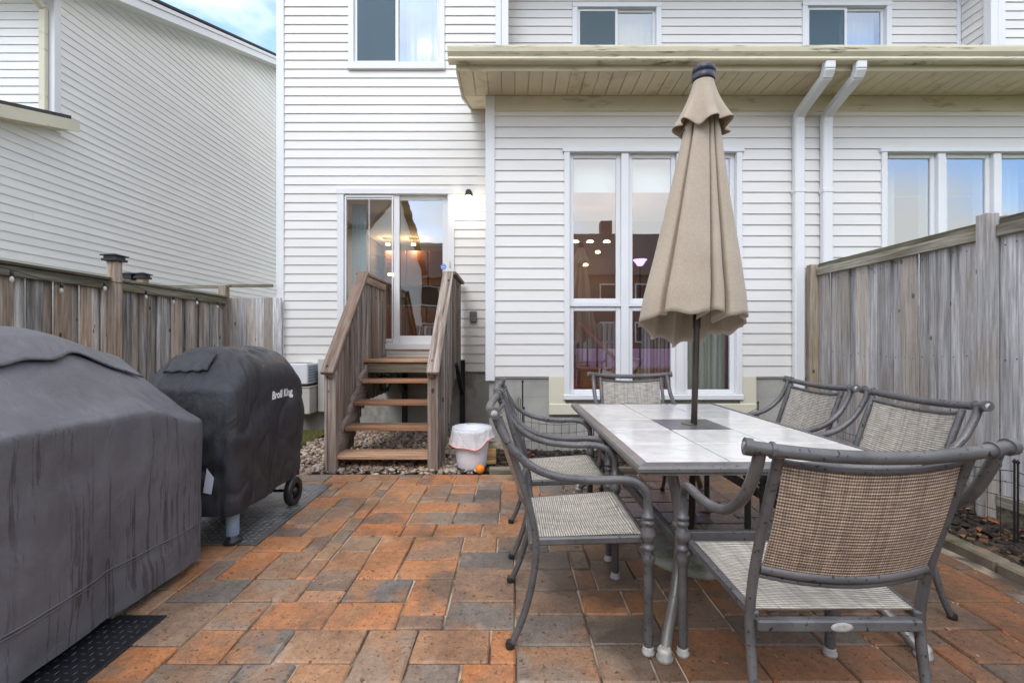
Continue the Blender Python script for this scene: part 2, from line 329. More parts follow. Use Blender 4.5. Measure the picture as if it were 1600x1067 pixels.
class MB:
    def __init__(s): s.v=[]; s.f=[]; s.sm=[]; s.uv=None; s.mi=[]
    def add(s,V,F,smooth=False,mi=0):
        o=len(s.v); s.v+= [tuple(p) for p in V]; s.f+=[[i+o for i in f] for f in F]; s.sm+=[smooth]*len(F); s.mi+=[mi]*len(F); return s
    def box(s,x0,x1,y0,y1,z0,z1,b=.002):
        return s.add(*chamfer((x0+x1)/2,(y0+y1)/2,(z0+z1)/2,abs(x1-x0),abs(y1-y0),abs(z1-z0),b))
    def rbox(s,c,size,rot,b=.002):
        V,F=chamfer(0,0,0,*size,b); c=Vector(c); return s.add([c+rot@Vector(p) for p in V],F)
    def bar(s,p,q,w,t,b=.003,up=(0,0,1)):
        """box from p to q; w = width along side vector, t = thickness along up"""
        p=Vector(p); q=Vector(q); d=(q-p); L_=d.length; d.normalize(); up=Vector(up); sd_=d.cross(up).normalized(); u=sd_.cross(d).normalized()
        Mx=Matrix((d,sd_,u)).transposed(); return s.rbox((p+q)/2,(L_,w,t),Mx,b)
    def tube(s,pts,r,n=10,cap=True,flat=1.,upv=(0,0,1)):
        pts=[Vector(p) for p in pts]; N=len(pts); rs=r if isinstance(r,(list,tuple)) else [r]*N
        V=[];F=[]; t0=(pts[1]-pts[0]).normalized(); u=Vector(upv)
        if abs(t0.dot(u))>.95: u=Vector((1,0,0))
        a=t0.cross(u).normalized()
        for i in range(N):
            t=(pts[min(i+1,N-1)]-pts[max(i-1,0)]).normalized(); a=(a-t*a.dot(t)).normalized(); b=t.cross(a)
            for k in range(n):
                an=2*math.pi*k/n; V.append(pts[i]+(a*math.cos(an)*flat+b*math.sin(an))*rs[i])
        for i in range(N-1):
            for k in range(n):
                F.append([i*n+k,i*n+(k+1)%n,(i+1)*n+(k+1)%n,(i+1)*n+k])
        s.add(V,F,True)
        if cap: s.add(V[:n],[list(range(n))[::-1]]); s.add(V[-n:],[list(range(n))])
        return s
    def lathe(s,prof,c=(0,0,0),n=20,smooth=True,cap=True,axis='Z'):
        V=[];F=[]
        for r,z in prof:
            for k in range(n):
                a=2*math.pi*k/n
                p=(r*math.cos(a),r*math.sin(a),z)
                if axis=='X': p=(z,p[0],p[1])
                if axis=='Y': p=(p[0],-z,p[1])
                V.append((c[0]+p[0],c[1]+p[1],c[2]+p[2]))
        for i in range(len(prof)-1):
            for k in range(n): F.append([i*n+k,i*n+(k+1)%n,(i+1)*n+(k+1)%n,(i+1)*n+k])
        s.add(V,F,smooth)
        if cap: s.add(V[:n],[list(range(n))[::-1]]); s.add(V[-n:],[list(range(n))])
        return s
    def prism(s,poly,ax,a0,a1):
        """extrude 2-D polygon along ax; poly in the two other axes in order (x,y,z minus ax)"""
        n=len(poly); V=[]
        for a in (a0,a1):
            for p in poly:
                q=list(p); q.insert('XYZ'.index(ax),a); V.append(tuple(q))
        F=[list(range(n))[::-1],list(range(n,2*n))]+[[i,(i+1)%n,n+(i+1)%n,n+i] for i in range(n)]
        return s.add(V,F)
    def mesh(s,name,mats,recalc=True):
        me=bpy.data.meshes.new(name); me.from_pydata(s.v,[],s.f)
        me.polygons.foreach_set('use_smooth',s.sm); me.polygons.foreach_set('material_index',s.mi)
        for m_ in (mats if isinstance(mats,(list,tuple)) else [mats]): me.materials.append(m_)
        if recalc:
            bm=bmesh.new(); bm.from_mesh(me); bmesh.ops.recalc_face_normals(bm,faces=bm.faces); bm.to_mesh(me); bm.free()
        me.update(); return me
    def build(s,name,mat,parent=None,loc=(0,0,0),recalc=True):
        me=s.mesh(name,mat,recalc); return link(name,me,parent,loc)
def link(name,me,parent=None,loc=(0,0,0)):
    o=bpy.data.objects.new(name,me); C.objects.link(o); o.location=loc
    if parent: o.parent=parent
    return o
def copytree(o,parent=None):
    c=o.copy(); C.objects.link(c)
    if parent: c.parent=parent
    for ch in list(o.children): copytree(ch,c)
    return c
def catm(P,n=8):
    P=[Vector(p) for p in P]; Q=[P[0]*2-P[1]]+P+[P[-1]*2-P[-2]]; out_=[]
    for i in range(1,len(Q)-2):
        for k in range(n):
            t=k/n; a,b,c,d=Q[i-1:i+3]
            out_.append(.5*((2*b)+(c-a)*t+(2*a-5*b+4*c-d)*t*t+(3*b-a-3*c+d)*t**3))
    out_.append(P[-1]); return out_
def sstep(a,b,x):
    t=max(0,min(1,(x-a)/(b-a))); return t*t*(3-2*t)
def G(x,y): Y=720*1.28/(y-533.5); return ((x-800)*Y/720,Y)
# ------------------------------------------------------------------ the ground
tag(MB().add([(-300,-300,-.06),(300,-300,-.06),(300,300,-.06),(-300,300,-.06)],[[0,1,2,3]]).build('ground',M['lawn']),kind='structure')
patio=tag(MB().box(-4.0,2.70,-1.5,4.46,-.10,-.007,.001).build('patio',M['sand']),kind='structure')
# pavers: random ashlar packing on an 11 cm grid
U=.108; x0p,x1p,y0p,y1p=-3.98,2.68,-1.3,4.46
nx=int((x1p-x0p)/U); ny=int((y1p-y0p)/U)
occ=[[False]*nx for _ in range(ny)]; sizes=[(3,3),(3,2),(3,2),(2,2),(2,2),(3,2),(3,2),(2,3),(2,1),(3,1),(2,2)]; pav=[]
for jj in range(ny):
    j=ny-1-jj
    for i in range(nx):
        if occ[j][i]: continue
        ss=sizes[:]; R.shuffle(ss)
        if R.random()<.75: ss=[q for q in ss if 1 not in q]
        for (a,b) in ss+[(1,2),(2,1),(1,1)]:
            if i+a<=nx and j-b+1>=0 and all(not occ[j-q][i+p] for p in range(a) for q in range(b)):
                for p in range(a):
                    for q in range(b): occ[j-q][i+p]=True
                pav.append((i,j-b+1,a,b)); break
pl=[]
for (i,j,a,b) in pav:
    X0=x0p+i*U; X1=X0+a*U; Y0=y0p+j*U; Y1=Y0+b*U
    cx=(X0+X1)/2; cy=(Y0+Y1)/2
    vis=cy>1.6 and abs(cx/cy)<1.15
    hid=(-2.5<cx<-1.85 and cy<3.7)
    area=(a*b*U*U)/max(cy,.3)**3 if vis and not hid else -1
    pl.append((area,X0,X1,Y0,Y1,(R.random(),R.random(),R.random())))
pl.sort(key=lambda t:-t[0])
def paver_geo(t,mb,origin):
    _,X0,X1,Y0,Y1,_c=t; g=.0034+R.random()*.002
    V,F=chamfer((X0+X1)/2-origin[0],(Y0+Y1)/2-origin[1],-.018,X1-X0-2*g,Y1-Y0-2*g,.045,.0065)
    tx,ty=R.uniform(-.004,.004),R.uniform(-.004,.004); dz=R.uniform(-.0015,.0015)
    V=[(p[0]+R.uniform(-.0026,.0026),p[1]+R.uniform(-.0026,.0026),p[2]+dz+tx*(p[0]+origin[0]-(X0+X1)/2)+ty*(p[1]+origin[1]-(Y0+Y1)/2)) for p in V]
    mb.add(V,F)
def setrnd(me,cols,per):
    ca=me.color_attributes.new('rnd','FLOAT_COLOR','POINT'); arr=np.repeat(np.array([(*c,1) for c in cols],dtype='f4'),per,axis=0).ravel(); ca.data.foreach_set('color',arr)
for t in pl[:300]:
    mb=MB(); o=((t[1]+t[2])/2,(t[3]+t[4])/2); paver_geo(t,mb,o); me=mb.mesh('paver',M['paver'],False); setrnd(me,[t[5]],24); link('paver',me,patio,(o[0],o[1],0))
mb=MB()
for t in pl[300:]: paver_geo(t,mb,(0,0))
me=mb.mesh('paver_remainder',M['paver'],False); setrnd(me,[t[5] for t in pl[300:]],24); tag(link('paver_remainder',me,patio),kind='stuff')
# beds
tag(MB().box(-4.0,-.30,4.462,6.55,-.1,-.02,.001).build('gravel_bed',M['soil']),kind='structure')
tag(MB().box(-.30,3.45,4.55,5.40,-.1,.0,.001).build('garden_bed',M['soil']),kind='structure')
tag(MB().box(2.80,3.45,-1.3,4.548,-.1,.0,.001).build('side_bed',M['soil']),kind='structure')
def ico(sub):
    bm=bmesh.new(); bmesh.ops.create_icosphere(bm,subdivisions=sub,radius=1); V=np.array([v.co[:] for v in bm.verts]); F=np.array([[v.index for v in f.verts] for f in bm.faces]); bm.free(); return V,F
def scatter(name,mat,pts,size,flat,base='ico',seed=1,kind='stuff',sub=2,elong=1.5,smooth=True):
    rg=np.random.default_rng(seed)
    if base=='ico': V,F=ico(sub)
    else:
        V=np.array([(x,y,z) for x in(-1,1) for y in(-1,1) for z in(-1,1)],float); F=np.array([[0,1,3],[0,3,2],[4,6,7],[4,7,5],[0,4,5],[0,5,1],[2,3,7],[2,7,6],[0,2,6],[0,6,4],[1,5,7],[1,7,3]])
    n=len(pts); s=size*(.5+rg.random(n)**1.6); ang=rg.random(n)*6.283; el=1+rg.random(n)*(elong-1)
    allV=np.empty((n,len(V),3))
    for i in range(n):
        P=V*np.array([el[i],1,flat*(.7+.6*rg.random())])*s[i]
        t=rg.normal(0,.28); c,sn=math.cos(t),math.sin(t); P=P@np.array([[c,0,sn],[0,1,0],[-sn,0,c]])
        c,sn=math.cos(ang[i]),math.sin(ang[i]); P=P@np.array([[c,sn,0],[-sn,c,0],[0,0,1]])
        if base=='ico': P=P*(1+rg.normal(0,.07,(len(V),1)))
        allV[i]=P+pts[i]
    FF=(F[None]+ (np.arange(n)*len(V))[:,None,None]).reshape(-1,3)
    me=bpy.data.meshes.new(name); me.from_pydata(allV.reshape(-1,3).tolist(),[],FF.tolist()); me.materials.append(mat)
    if smooth: me.polygons.foreach_set('use_smooth',[True]*len(me.polygons))
    return link(name,me)
rg=np.random.default_rng(5)
def rpts(n,x0,x1,y0,y1,z0,z1,test=None):
    out_=[]
    while len(out_)<n:
        p=(rg.uniform(x0,x1),rg.uniform(y0,y1),rg.uniform(z0,z1))
        if test is None or test(*p): out_.append(p)
    return np.array(out_)
gr=scatter('gravel',M['pebble'],rpts(6200,-2.75,-.30,4.47,6.55,-.015,.03,lambda x,y,z:not(x<-2.5 and y>4.95+.25*abs(x+2.75))),.021,.6,seed=2)
tag(gr,'river pebbles in brown, grey and cream around the wooden steps','gravel',kind='stuff')
mu=scatter('mulch',M['mulch'],np.vstack([rpts(3200,2.8,3.45,.9,4.55,.0,.02),rpts(2300,-.28,3.4,4.58,5.38,.0,.02)]),.016,.35,'box',seed=3,elong=2.6,smooth=False)
tag(mu,'dark bark mulch with scattered dry leaves along the right fence and under the window','mulch',kind='stuff')
# mossy grass
tag(MB().box(-4.0,-2.56,4.95,6.5,-.02,.03,.01).build('lawn',M['lawn']),kind='structure')
rgv=[];rgf=[]
for i in range(9000):
    x=R.uniform(-3.9,-2.52); y=R.uniform(4.9,6.5); a=R.uniform(0,6.28); h=R.uniform(.015,.045); dx,dy=math.cos(a)*.004,math.sin(a)*.004; lx,ly=R.uniform(-.015,.015),R.uniform(-.015,.015); k=len(rgv)
    rgv+=[(x-dx,y-dy,.02),(x+dx,y+dy,.02),(x+lx,y+ly,.02+h)]; rgf.append([k,k+1,k+2])
me=bpy.data.meshes.new('grass'); me.from_pydata(rgv,[],rgf); me.materials.append(M['grass']); tag(link('grass',me),'yellow green mossy grass beside the gravel at the house corner','grass',kind='stuff')
# kerbs and edging
kb=thing('stone_edging','low mossy stone edging between pavers and the right-hand mulch bed','edging',(2.75,0,0))
for i in range(9):
    y=-1.2+i*.63; MB().box(-.05,.05,.0,.62,-.05,.055+R.uniform(-.006,.006),.012).build('edging_stone',M['kerbst'],kb,(R.uniform(-.008,.008),y,0))
te=thing('timber_edging','weathered timber edging board in front of the bed under the window','edging',(0,4.5,0))
MB().box(-.22,1.2,-.03,.03,-.02,.055,.006).build('board',M['riser'],te); MB().box(1.205,2.66,-.03,.03,-.02,.05,.006).build('board',M['riser'],te)
wb=tag(MB().box(-.055,.055,-.05,.05,0,.16,.005).build('wood_block',M['newwood'],None,(-.215,4.66,.05)),'short upright block of orange cut wood beside the white bucket','wood block')
wb2=tag(MB().box(-.09,.09,-.04,.04,0,.05,.005).build('wood_block',M['riser'],None,(-.21,4.66,.213)),'grey brown wood offcut lying on top of the upright orange block','wood block')
# ------------------------------------------------------------------ siding
def siding(parent,o,u,n,mat,course,rows,uspan,zlo,zhi,holes=(),left=None,name='siding_board'):
    """o origin, u along-wall unit, n outward unit; holes (u0,u1,z0,z1); left(z)->u start limit"""
    o=Vector(o);u=Vector(u);n=Vector(n); z=zlo
    while z<zhi-.01:
        za,zb=z,min(z+course,zhi)
        segs=[(uspan[0],uspan[1],za,zb)]
        for (h0,h1,hz0,hz1) in holes:
            ns=[]
            for (a,b,c,d) in segs:
                if h1<=a or h0>=b or hz1<=c+.004 or hz0>=d-.004: ns.append((a,b,c,d)); continue
                if h0>a: ns.append((a,h0,c,d))
                if h1<b: ns.append((h1,b,c,d))
                m0,m1=max(a,h0),min(b,h1)
                if hz0>c+.01: ns.append((m0,m1,c,hz0))
                if hz1<d-.01: ns.append((m0,m1,hz1,d))
            segs=ns
        for (a,b,c,d) in segs:
            if b-a<.02: continue
            f=lambda zz:.018-.014*(zz-za)/course
            aa=[max(a,left(zz)) if left else a for zz in (c,d)]
            if aa[0]>=b and aa[1]>=b: continue
            aa=[min(q,b-.001) for q in aa]
            cuts=[(aa,b,0)]
            if b-max(aa)>3.2 and R.random()<.75:
                um_=R.uniform(max(aa)+.8,b-.8); cuts=[(aa,um_,0),([um_-.02,um_-.02],b,.0018)]
            for (aa,b,off) in cuts:
              V=[]
              for zz,k in ((c,0),(d,1)):
                for uu in (aa[k],b):
                    V.append(o+u*uu+n*(f(zz)+off)+Vector((0,0,zz))); V.append(o+u*uu+n*(off*.5)+Vector((0,0,zz)))
              F=[[0,2,6,4],[1,5,7,3],[0,1,3,2],[4,6,7,5],[0,4,5,1],[2,3,7,6]]
              ctr=sum(V,Vector())/8; V2=[v-ctr for v in V]
              MB().add(V2,F).build(name,mat,parent,ctr)
        z+=course
def holes_wall(mb,x0,x1,z0,z1,holes,ya,yb):
    xs=sorted({x0,x1,*[h[0] for h in holes],*[h[1] for h in holes]}); zs=sorted({z0,z1,*[h[2] for h in holes],*[h[3] for h in holes]})
    xs=[x for x in xs if x0<=x<=x1]; zs=[z for z in zs if z0<=z<=z1]
    for i in range(len(xs)-1):
        for j in range(len(zs)-1):
            cx,cz=(xs[i]+xs[i+1])/2,(zs[j]+zs[j+1])/2
            if any(h[0]<cx<h[1] and h[2]<cz<h[3] for h in holes): continue
            mb.box(xs[i],xs[i+1],ya,yb,zs[j],zs[j+1],0.0001)
YM,YB,YU=6.59,5.41,7.05
house=thing('row_house','white sided two storey row house with beige eave, patio door and tall windows','house',(0,0,0))
DOOR=(-2.47,-.842,1.175,3.434); W1=(-2.305,-.988,5.2,6.62); WB=(.63,2.67,.63,3.51); WR=(4.34,6.38,.63,3.51); W2=(.95,2.25,5.3,6.41); W3=(4.46,5.76,5.3,6.43)
course=.127
Hm=[DOOR,W1]
mb=MB(); holes_wall(mb,-3.335,-.07,.85,7.2,Hm,YM,YM+.12); holes_wall(mb,-.28,9,.85,4.3,[WB,WR],YB,YB+.12); holes_wall(mb,-.07,6.85,4.6,7.2,[W2,W3],YU,YU+.12)
mb.box(6.85,9.5,YM,YM+.12,4.6,7.2,.0001); mb.box(-3.335,-3.22,YM+.12,15,.85,7.2,.0001); mb.box(-.285,-.17,YB+.12,YM,.85,4.4,.0001); mb.box(6.85,6.97,YM+.12,YU,4.6,7.2,.0001); mb.box(-.19,-.075,YM+.12,YU,4.6,7.2,.0001)
mb.build('wall',M['siding'],house)
siding(house,(0,YM,0),(1,0,0),(0,-1,0),M['siding'],course,0,(-3.25,-.285),.85,4.66,Hm)
siding(house,(0,YM,0),(1,0,0),(0,-1,0),M['siding'],course,0,(-3.25,-.235),4.66,7.2,Hm)
siding(house,(0,YB,0),(1,0,0),(0,-1,0),M['siding'],course,0,(-.20,8.9),.87,3.97,[WB,WR])
siding(house,(0,YU,0),(1,0,0),(0,-1,0),M['siding'],course,0,(-.07,6.79),4.95,7.2,[W2,W3])
siding(house,(6.85,YM,0),(0,1,0),(-1,0,0),M['siding'],course,0,(.08,.42),4.6,7.2)
siding(house,(0,YM,0),(1,0,0),(0,-1,0),M['siding'],course,0,(7.03,9.4),4.6,7.2)
def trim(x0,x1,y0,y1,z0,z1,mat='trim',name='corner_trim',b=.004): return MB().box(x0,x1,y0,y1,z0,z1,b).build(name,M[mat],house)
trim(-3.36,-3.25,YM-.03,YM+.06,.83,7.2); trim(-.31,-.20,YB-.03,YB+.08,.82,4.15); trim(-.235,-.155,YM-.03,YM-.001,4.7,7.2); trim(-.15,-.05,YM-.032,YM+.05,4.7,7.2)
trim(6.79,6.849,YU-.03,YU,4.7,7.2); trim(6.82,6.92,YM-.032,YM+.08,4.7,7.2); trim(6.925,7.03,YM-.03,YM-.001,4.7,7.2)
trim(-.20,8.9,YB-.024,YB-.001,3.97,4.155,'trim_b','frieze_board')
mb=MB(); mb.box(-3.32,-.27,YM+.02,YM+.14,-.05,.85,.003); mb.box(-.27,9,YB+.02,YB+.14,-.05,.62,.003); mb.box(-.27,.63,YB+.02,YB+.14,.62,.87,.003); mb.box(2.67,9,YB+.021,YB+.14,.62,.87,.003); mb.box(-.265,-.15,YB+.14,YM+.02,-.05,.86,.002)
mb.build('foundation',M['concrete'],house)
mb=MB(); mb.box(.43,.628,YB-.02,YB+.015,.55,.87,.003); mb.box(2.672,2.86,YB-.02,YB+.015,.55,.87,.003); mb.box(.43,2.86,YB-.03,YB+.012,.42,.555,.01); mb.build('window_surround',M['cream'],house)
# main roof over the second storey (seen from other positions)
MB().prism([(YM-.45,7.2),(15,7.2),(15,7.3),(10.5,9.5),(YM-.45,7.32)],'X',-3.7,10).build('roof',M['shingle'],house)
# shed roof and eave of the bump-out
SL=.28
MB().prism([(4.84,4.26),(7.04,4.26+2.2*SL),(7.04,4.32+2.2*SL),(4.84,4.32)],'X',-.60,9).build('lower_roof',M['shingle'],house)
trim(-.59,9,4.86,4.885,4.13,4.30,'trim_b','fascia')
MB().prism([(4.886,4.13),(5.42,4.13),(6.585,4.13+1.17*SL+.12),(6.585,4.24+1.72*SL),(4.886,4.27)],'X',-.592,-.568).build('rake_board',M['trim_b'],house)
MB().prism([(5.415,4.165),(6.585,4.165+1.17*SL+.1),(6.585,4.19+1.17*SL+.1),(5.415,4.19)],'X',-.566,-.315).build('rake_soffit',M['soffit'],house)
# gutter: K-style profile
gp=[(4.86,4.19),(4.775,4.19),(4.765,4.205),(4.765,4.225),(4.735,4.26),(4.725,4.30),(4.725,4.318),(4.735,4.318),(4.738,4.304),(4.775,4.235),(4.778,4.203),(4.86,4.203)]
gut=MB().prism(gp,'X',-.66,9).build('gutter',M['gutter'],house)
MB().prism([(4.86,4.19),(4.775,4.19),(4.765,4.205),(4.735,4.26),(4.725,4.32),(4.86,4.32)],'X',-.664,-.6605).build('end_cap',M['gutter'],gut)
MB().prism([(4.77,4.186),(4.758,4.20),(4.76,4.222),(4.765,4.2)],'X',-.66,9).build('gutter_lip',M['gutter'],gut)
# soffit panels with grooves
x=-.565
px_=MB(); wv=.30
px_.box(0,wv/2-.006,4.886,5.382,4.150,4.162,.002); px_.box(wv/2+.002,wv-.006,4.886,5.382,4.150,4.162,.002)
pm=px_.mesh('soffit_panel',M['soffit'])
while x<8.8: link('soffit_panel',pm,house,(x,0,0)); x+=wv
MB().box(-.565,9,4.886,5.40,4.166,4.176,.001).build('soffit_backing',M['trim_b'],house)
# ------------------------------------------------------------------ windows
def casement(parent,W,y,cols=3,split=(2.0-.0),inner=True):
    x0,x1,z0,z1=W
    mb=MB(); t=.035
    mb.box(x0-.02,x0+.045,y-.035,y+.06,z0,z1,.004); mb.box(x1-.045,x1+.02,y-.035,y+.06,z0,z1,.004); mb.box(x0-.04,x1+.04,y-.045,y+.06,z1-.02,z1+.03,.004); mb.box(x0-.03,x1+.03,y-.05,y+.06,z0-.03,z0+.03,.006)
    win=mb.build('window',M['trim'],parent)
    cw=(x1-x0-.09)/cols; xs=[x0+.045+i*cw for i in range(cols+1)]
    zm=1.28+(533.5-476)/133
    for i in range(1,cols): MB().box(xs[i]-.045,xs[i]+.045,y-.02,y+.075,z0+.03,z1-.02,.006).build('mullion',M['trim'],win)
    for i in range(cols):
        a,b=xs[i]+(.045 if i else .0),xs[i+1]-(.045 if i<cols-1 else .0)
        for c,d in ((z0+.03,zm-.022),(zm+.022,z1-.02)):
            f=MB(); s_=.052; yy=y+.025
            f.box(a,a+s_,yy,yy+.05,c,d,.006); f.box(b-s_,b,yy,yy+.05,c,d,.006); f.box(a+s_,b-s_,yy,yy+.05,c,c+s_,.006); f.box(a+s_,b-s_,yy,yy+.05,d-s_,d,.006)
            f.build('sash',M['trim'],win)
            MB().box(a+s_,b-s_,yy+.022,yy+.026,c+s_,d-s_,.0001).build('pane',M['glass'],win)
        MB().box(a,b,y,y+.075,zm-.0215,zm+.0215,.003).build('transom',M['trim'],win)
    return win
casement(house,WB,YB)
casement(house,WR,YB)
def slider(parent,W,y,screen=True):
    x0,x1,z0,z1=W; mb=MB()
    mb.box(x0-.03,x0+.05,y-.035,y+.06,z0,z1,.004); mb.box(x1-.05,x1+.03,y-.035,y+.06,z0,z1,.004); mb.box(x0-.03,x1+.03,y-.04,y+.06,z1-.04,z1+.03,.004); mb.box(x0-.035,x1+.035,y-.05,y+.06,z0-.05,z0+.05,.006)
    win=mb.build('window',M['trim'],parent); xm=(x0+x1)/2
    for k,(a,b,yy) in enumerate(((x0+.05,xm+.02,y-.0),(xm-.02,x1-.05,y+.03))):
        f=MB(); s_=.042
        f.box(a,a+s_,yy,yy+.028,z0+.05,z1-.04,.004); f.box(b-s_,b,yy,yy+.028,z0+.05,z1-.04,.004); f.box(a+s_,b-s_,yy,yy+.028,z0+.05,z0+.05+s_,.004); f.box(a+s_,b-s_,yy,yy+.028,z1-.04-s_,z1-.04,.004)
        f.build('sash',M['trim'],win); MB().box(a+s_,b-s_,yy+.012,yy+.016,z0+.05+s_,z1-.04-s_,.0001).build('pane',M['glass'],win)
        if k==0: MB().box(a+s_,b-s_,yy+.002,yy+.004,z0+.05+s_,z1-.04-s_,.0001).build('insect_screen',M['screen'],win)
    return win
for W,y in ((W1,YM),(W2,YU),(W3,YU)): slider(house,W,y)
# patio door
x0,x1,z0,z1=DOOR; y=YM
mb=MB(); mb.box(x0-.02,x0+.075,y-.04,y+.08,z0,z1,.005); mb.box(x1-.075,x1+.02,y-.04,y+.08,z0,z1,.005); mb.box(x0-.03,x1+.03,y-.05,y+.08,z1-.06,z1+.02,.005); mb.box(x0-.02,x1+.02,y-.055,y+.08,z0-.01,z0+.075,.005)
door=mb.build('patio_door',M['trim'],house)
xm=-1.653
for k,(a,b,yy) in enumerate(((x0+.075,xm+.045,y-.012),(xm-.02,x1-.075,y+.03))):
    f=MB(); s_=.05; t=.07
    f.box(a,a+s_*.5,yy,yy+.03,z0+.075,z1-.06,.004); f.box(b-s_*1.6,b,yy,yy+.03,z0+.075,z1-.06,.004); f.box(a+s_*.5,b-s_*1.6,yy,yy+.03,z0+.075,z0+.075+t*(1 if k==0 else 1.6),.004); f.box(a+s_*.5,b-s_*1.6,yy,yy+.03,z1-.06-t,z1-.06,.004)
    f.build('door_panel',M['trim'],door); MB().box(a+s_*.5,b-s_*1.6,yy+.012,yy+.017,z0+.075+t,z1-.06-t,.0001).build('pane',M['glassd'],door)
a,b=x0+.09,xm-.04
f=MB(); f.box(a,a+.02,y-.028,y-.014,z0+.1,z1-.07,.002); f.box(b-.02,b,y-.028,y-.014,z0+.1,z1-.07,.002); f.box(a+.02,b-.02,y-.028,y-.014,z0+.1,z0+.13,.002); f.box(a+.02,b-.02,y-.028,y-.014,z1-.10,z1-.07,.002); f.box((a+b)/2-.004,(a+b)/2+.004,y-.026,y-.018,z0+.13,z1-.1,.001)
f.build('screen_frame',M['trim'],door)
MB().lathe([(.0001,0),(.042,0),(.042,.002),(.0001,.002)],(-.985,y+.03,2.35),24,False,False,'Y').build('alarm_sticker',M['blue'],door)
stk=MB().lathe([(.026,0),(.031,0),(.031,.0015),(.026,.0015)],(-.985,y+.027,2.35),24,False,False,'Y'); stk.box(-1.003,-.967,y+.0255,y+.0268,2.343,2.352,.0003); stk.box(-.995,-.975,y+.0255,y+.0268,2.353,2.359,.0003); stk.build('sticker_mark',M['lett'],door)
MB().box(-.89,-.875,y-.055,y-.04,2.33,2.42,.004).build('handle',M['trim_b'],door)
# interior rooms (dark boxes behind the glass, lit by their own lamps)
def room(x0,x1,y0,y1,z0,z1,wm,cm,fl):
    f=MB(); f.box(x0-.05,x0,y0,y1,z0,z1,.001); f.box(x1,x1+.05,y0,y1,z0,z1,.001); f.box(x0,x1,y1,y1+.05,z0,z1,.001); f.build('room_wall',wm,house)
    MB().box(x0,x1,y0,y1,z1,z1+.05,.001).build('room_ceiling',cm,house); MB().box(x0,x1,y0,y1,z0-.05,z0,.001).build('room_floor',fl,house)
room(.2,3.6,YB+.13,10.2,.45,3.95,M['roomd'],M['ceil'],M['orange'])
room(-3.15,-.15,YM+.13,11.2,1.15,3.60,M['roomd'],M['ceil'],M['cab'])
room(-3.15,-.12,YM+.13,9.8,4.6,6.95,M['rooml'],M['ceil'],M['cab'])
room(.2,3.4,YU+.13,9.8,4.8,6.9,M['rooml'],M['ceil'],M['cab'])
room(3.5,6.7,YU+.13,9.8,4.8,6.9,M['rooml'],M['ceil'],M['cab'])
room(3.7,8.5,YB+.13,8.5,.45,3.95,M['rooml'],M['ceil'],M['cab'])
def plight(p,e,c=(1,.72,.42),r=.012):
    d=bpy.data.lights.new('lamp_light','POINT'); d.energy=e; d.color=c; d.shadow_soft_size=r; o=bpy.data.objects.new('lamp_light',d); C.objects.link(o); o.location=p; return o
def curtain(x0,x1,y,z0,z1,mat,amp=.03,pitch=.11):
    V=[];F=[]; n=max(8,int((x1-x0)/.012))
    for i in range(n+1):
        xx=x0+(x1-x0)*i/n; yy=y+amp*math.sin(xx/pitch*6.283+.6*math.sin(xx*9)); V+=[(xx,yy,z0),(xx,yy+.01,z1)]
        if i: F.append([2*i-2,2*i,2*i+1,2*i-1])
    return MB().add(V,F,True).build('curtain',mat,None,recalc=False)
for i in range(3):
    cw=(2.04-.09)/3; a=.63+.045+i*cw+.06
    tag(MB().box(a-.03,a+cw-.09,YB+.17,YB+.175,3.08,3.48,.001).build('roller_blind',M['blind']),['white roller blind rolled halfway in the leftmost tall pane','white roller blind in the middle tall pane beside the umbrella','white roller blind in the tall pane hidden behind the umbrella'][i],'blind')
tag(curtain(2.02,2.62,YB+.3,.5,3.4,M['curtg']),'grey green curtain hanging inside the right pane behind the umbrella pole','curtain')
for k,(a,b) in enumerate(((4.40,4.72),(5.02,5.42),(5.7,6.3))): tag(curtain(a,b,YB+.3,.5,3.5,M['curt']),['pale sheer curtain inside the leftmost pane of the right-hand window','pale sheer curtain inside the middle pane of the right-hand window','pale sheer curtain at the photo edge in the right-hand window'][k],'curtain')
tag(curtain(-1.62,-1.02,YM+.5,5.0,6.6,M['curt'],.012),'pale blue grey curtain behind the right half of the upper left window','curtain')
tag(curtain(1.68,2.2,YU+.2,5.0,6.4,M['curt'],.01),'pale curtain in the upper window above the umbrella','curtain')
tag(curtain(5.15,5.7,YU+.2,5.0,6.4,M['curt'],.01),'pale curtain in the upper window at the right above the downspouts','curtain')
vb=thing('vertical_blind','grey vertical slat blind inside the left panel of the patio door','blind',(0,0,0))
for i in range(4): MB().box(-2.36+i*.055,-2.36+i*.055+.05,YM+.2,YM+.205,1.3,3.3,.001).build('slat',M['curt'],vb)
# pot lights etc
def pot(p,lab,e=6,mat='lampw',r=.05,shape='disc'):
    o=MB()
    if shape=='disc': o.lathe([(r,-.03),(r,0),(r*.9,.012)],(0,0,0),20)
    else: o.lathe([(r*.25,.035),(r*.6,.028),(r,.0),(r*.85,-.006)],(0,0,0),20)
    q=o.build('ceiling_lamp',M[mat],None,p); tag(q,lab,'lamp'); plight((p[0],p[1],p[2]-.12),e*1.2); return q
def P3(x,y,Y): return ((x-800)*Y/720,Y,1.28+(533.5-y)*Y/720)
tl=[]
for i,xx in enumerate((899,922,948)):
    q=pot(P3(xx,378,8.6),['warm track lamp seen low in the left tall pane, nearest the frame','warm track lamp in the middle of three behind the left tall pane','warm track lamp nearest the mullion behind the left tall pane'][i],4,'lampw',.07,'cone')
pot(P3(934,393,9.4),'small round warm spot lamp just below the three track lamps',3,'lampw',.05)
pot(P3(915,413,9.4),'lowest small warm spot lamp behind the left tall pane',3,'lampw',.05)
pot(P3(646,381,10.4),'warm ceiling spot lamp seen through the right door panel',6,'lampw',.05)
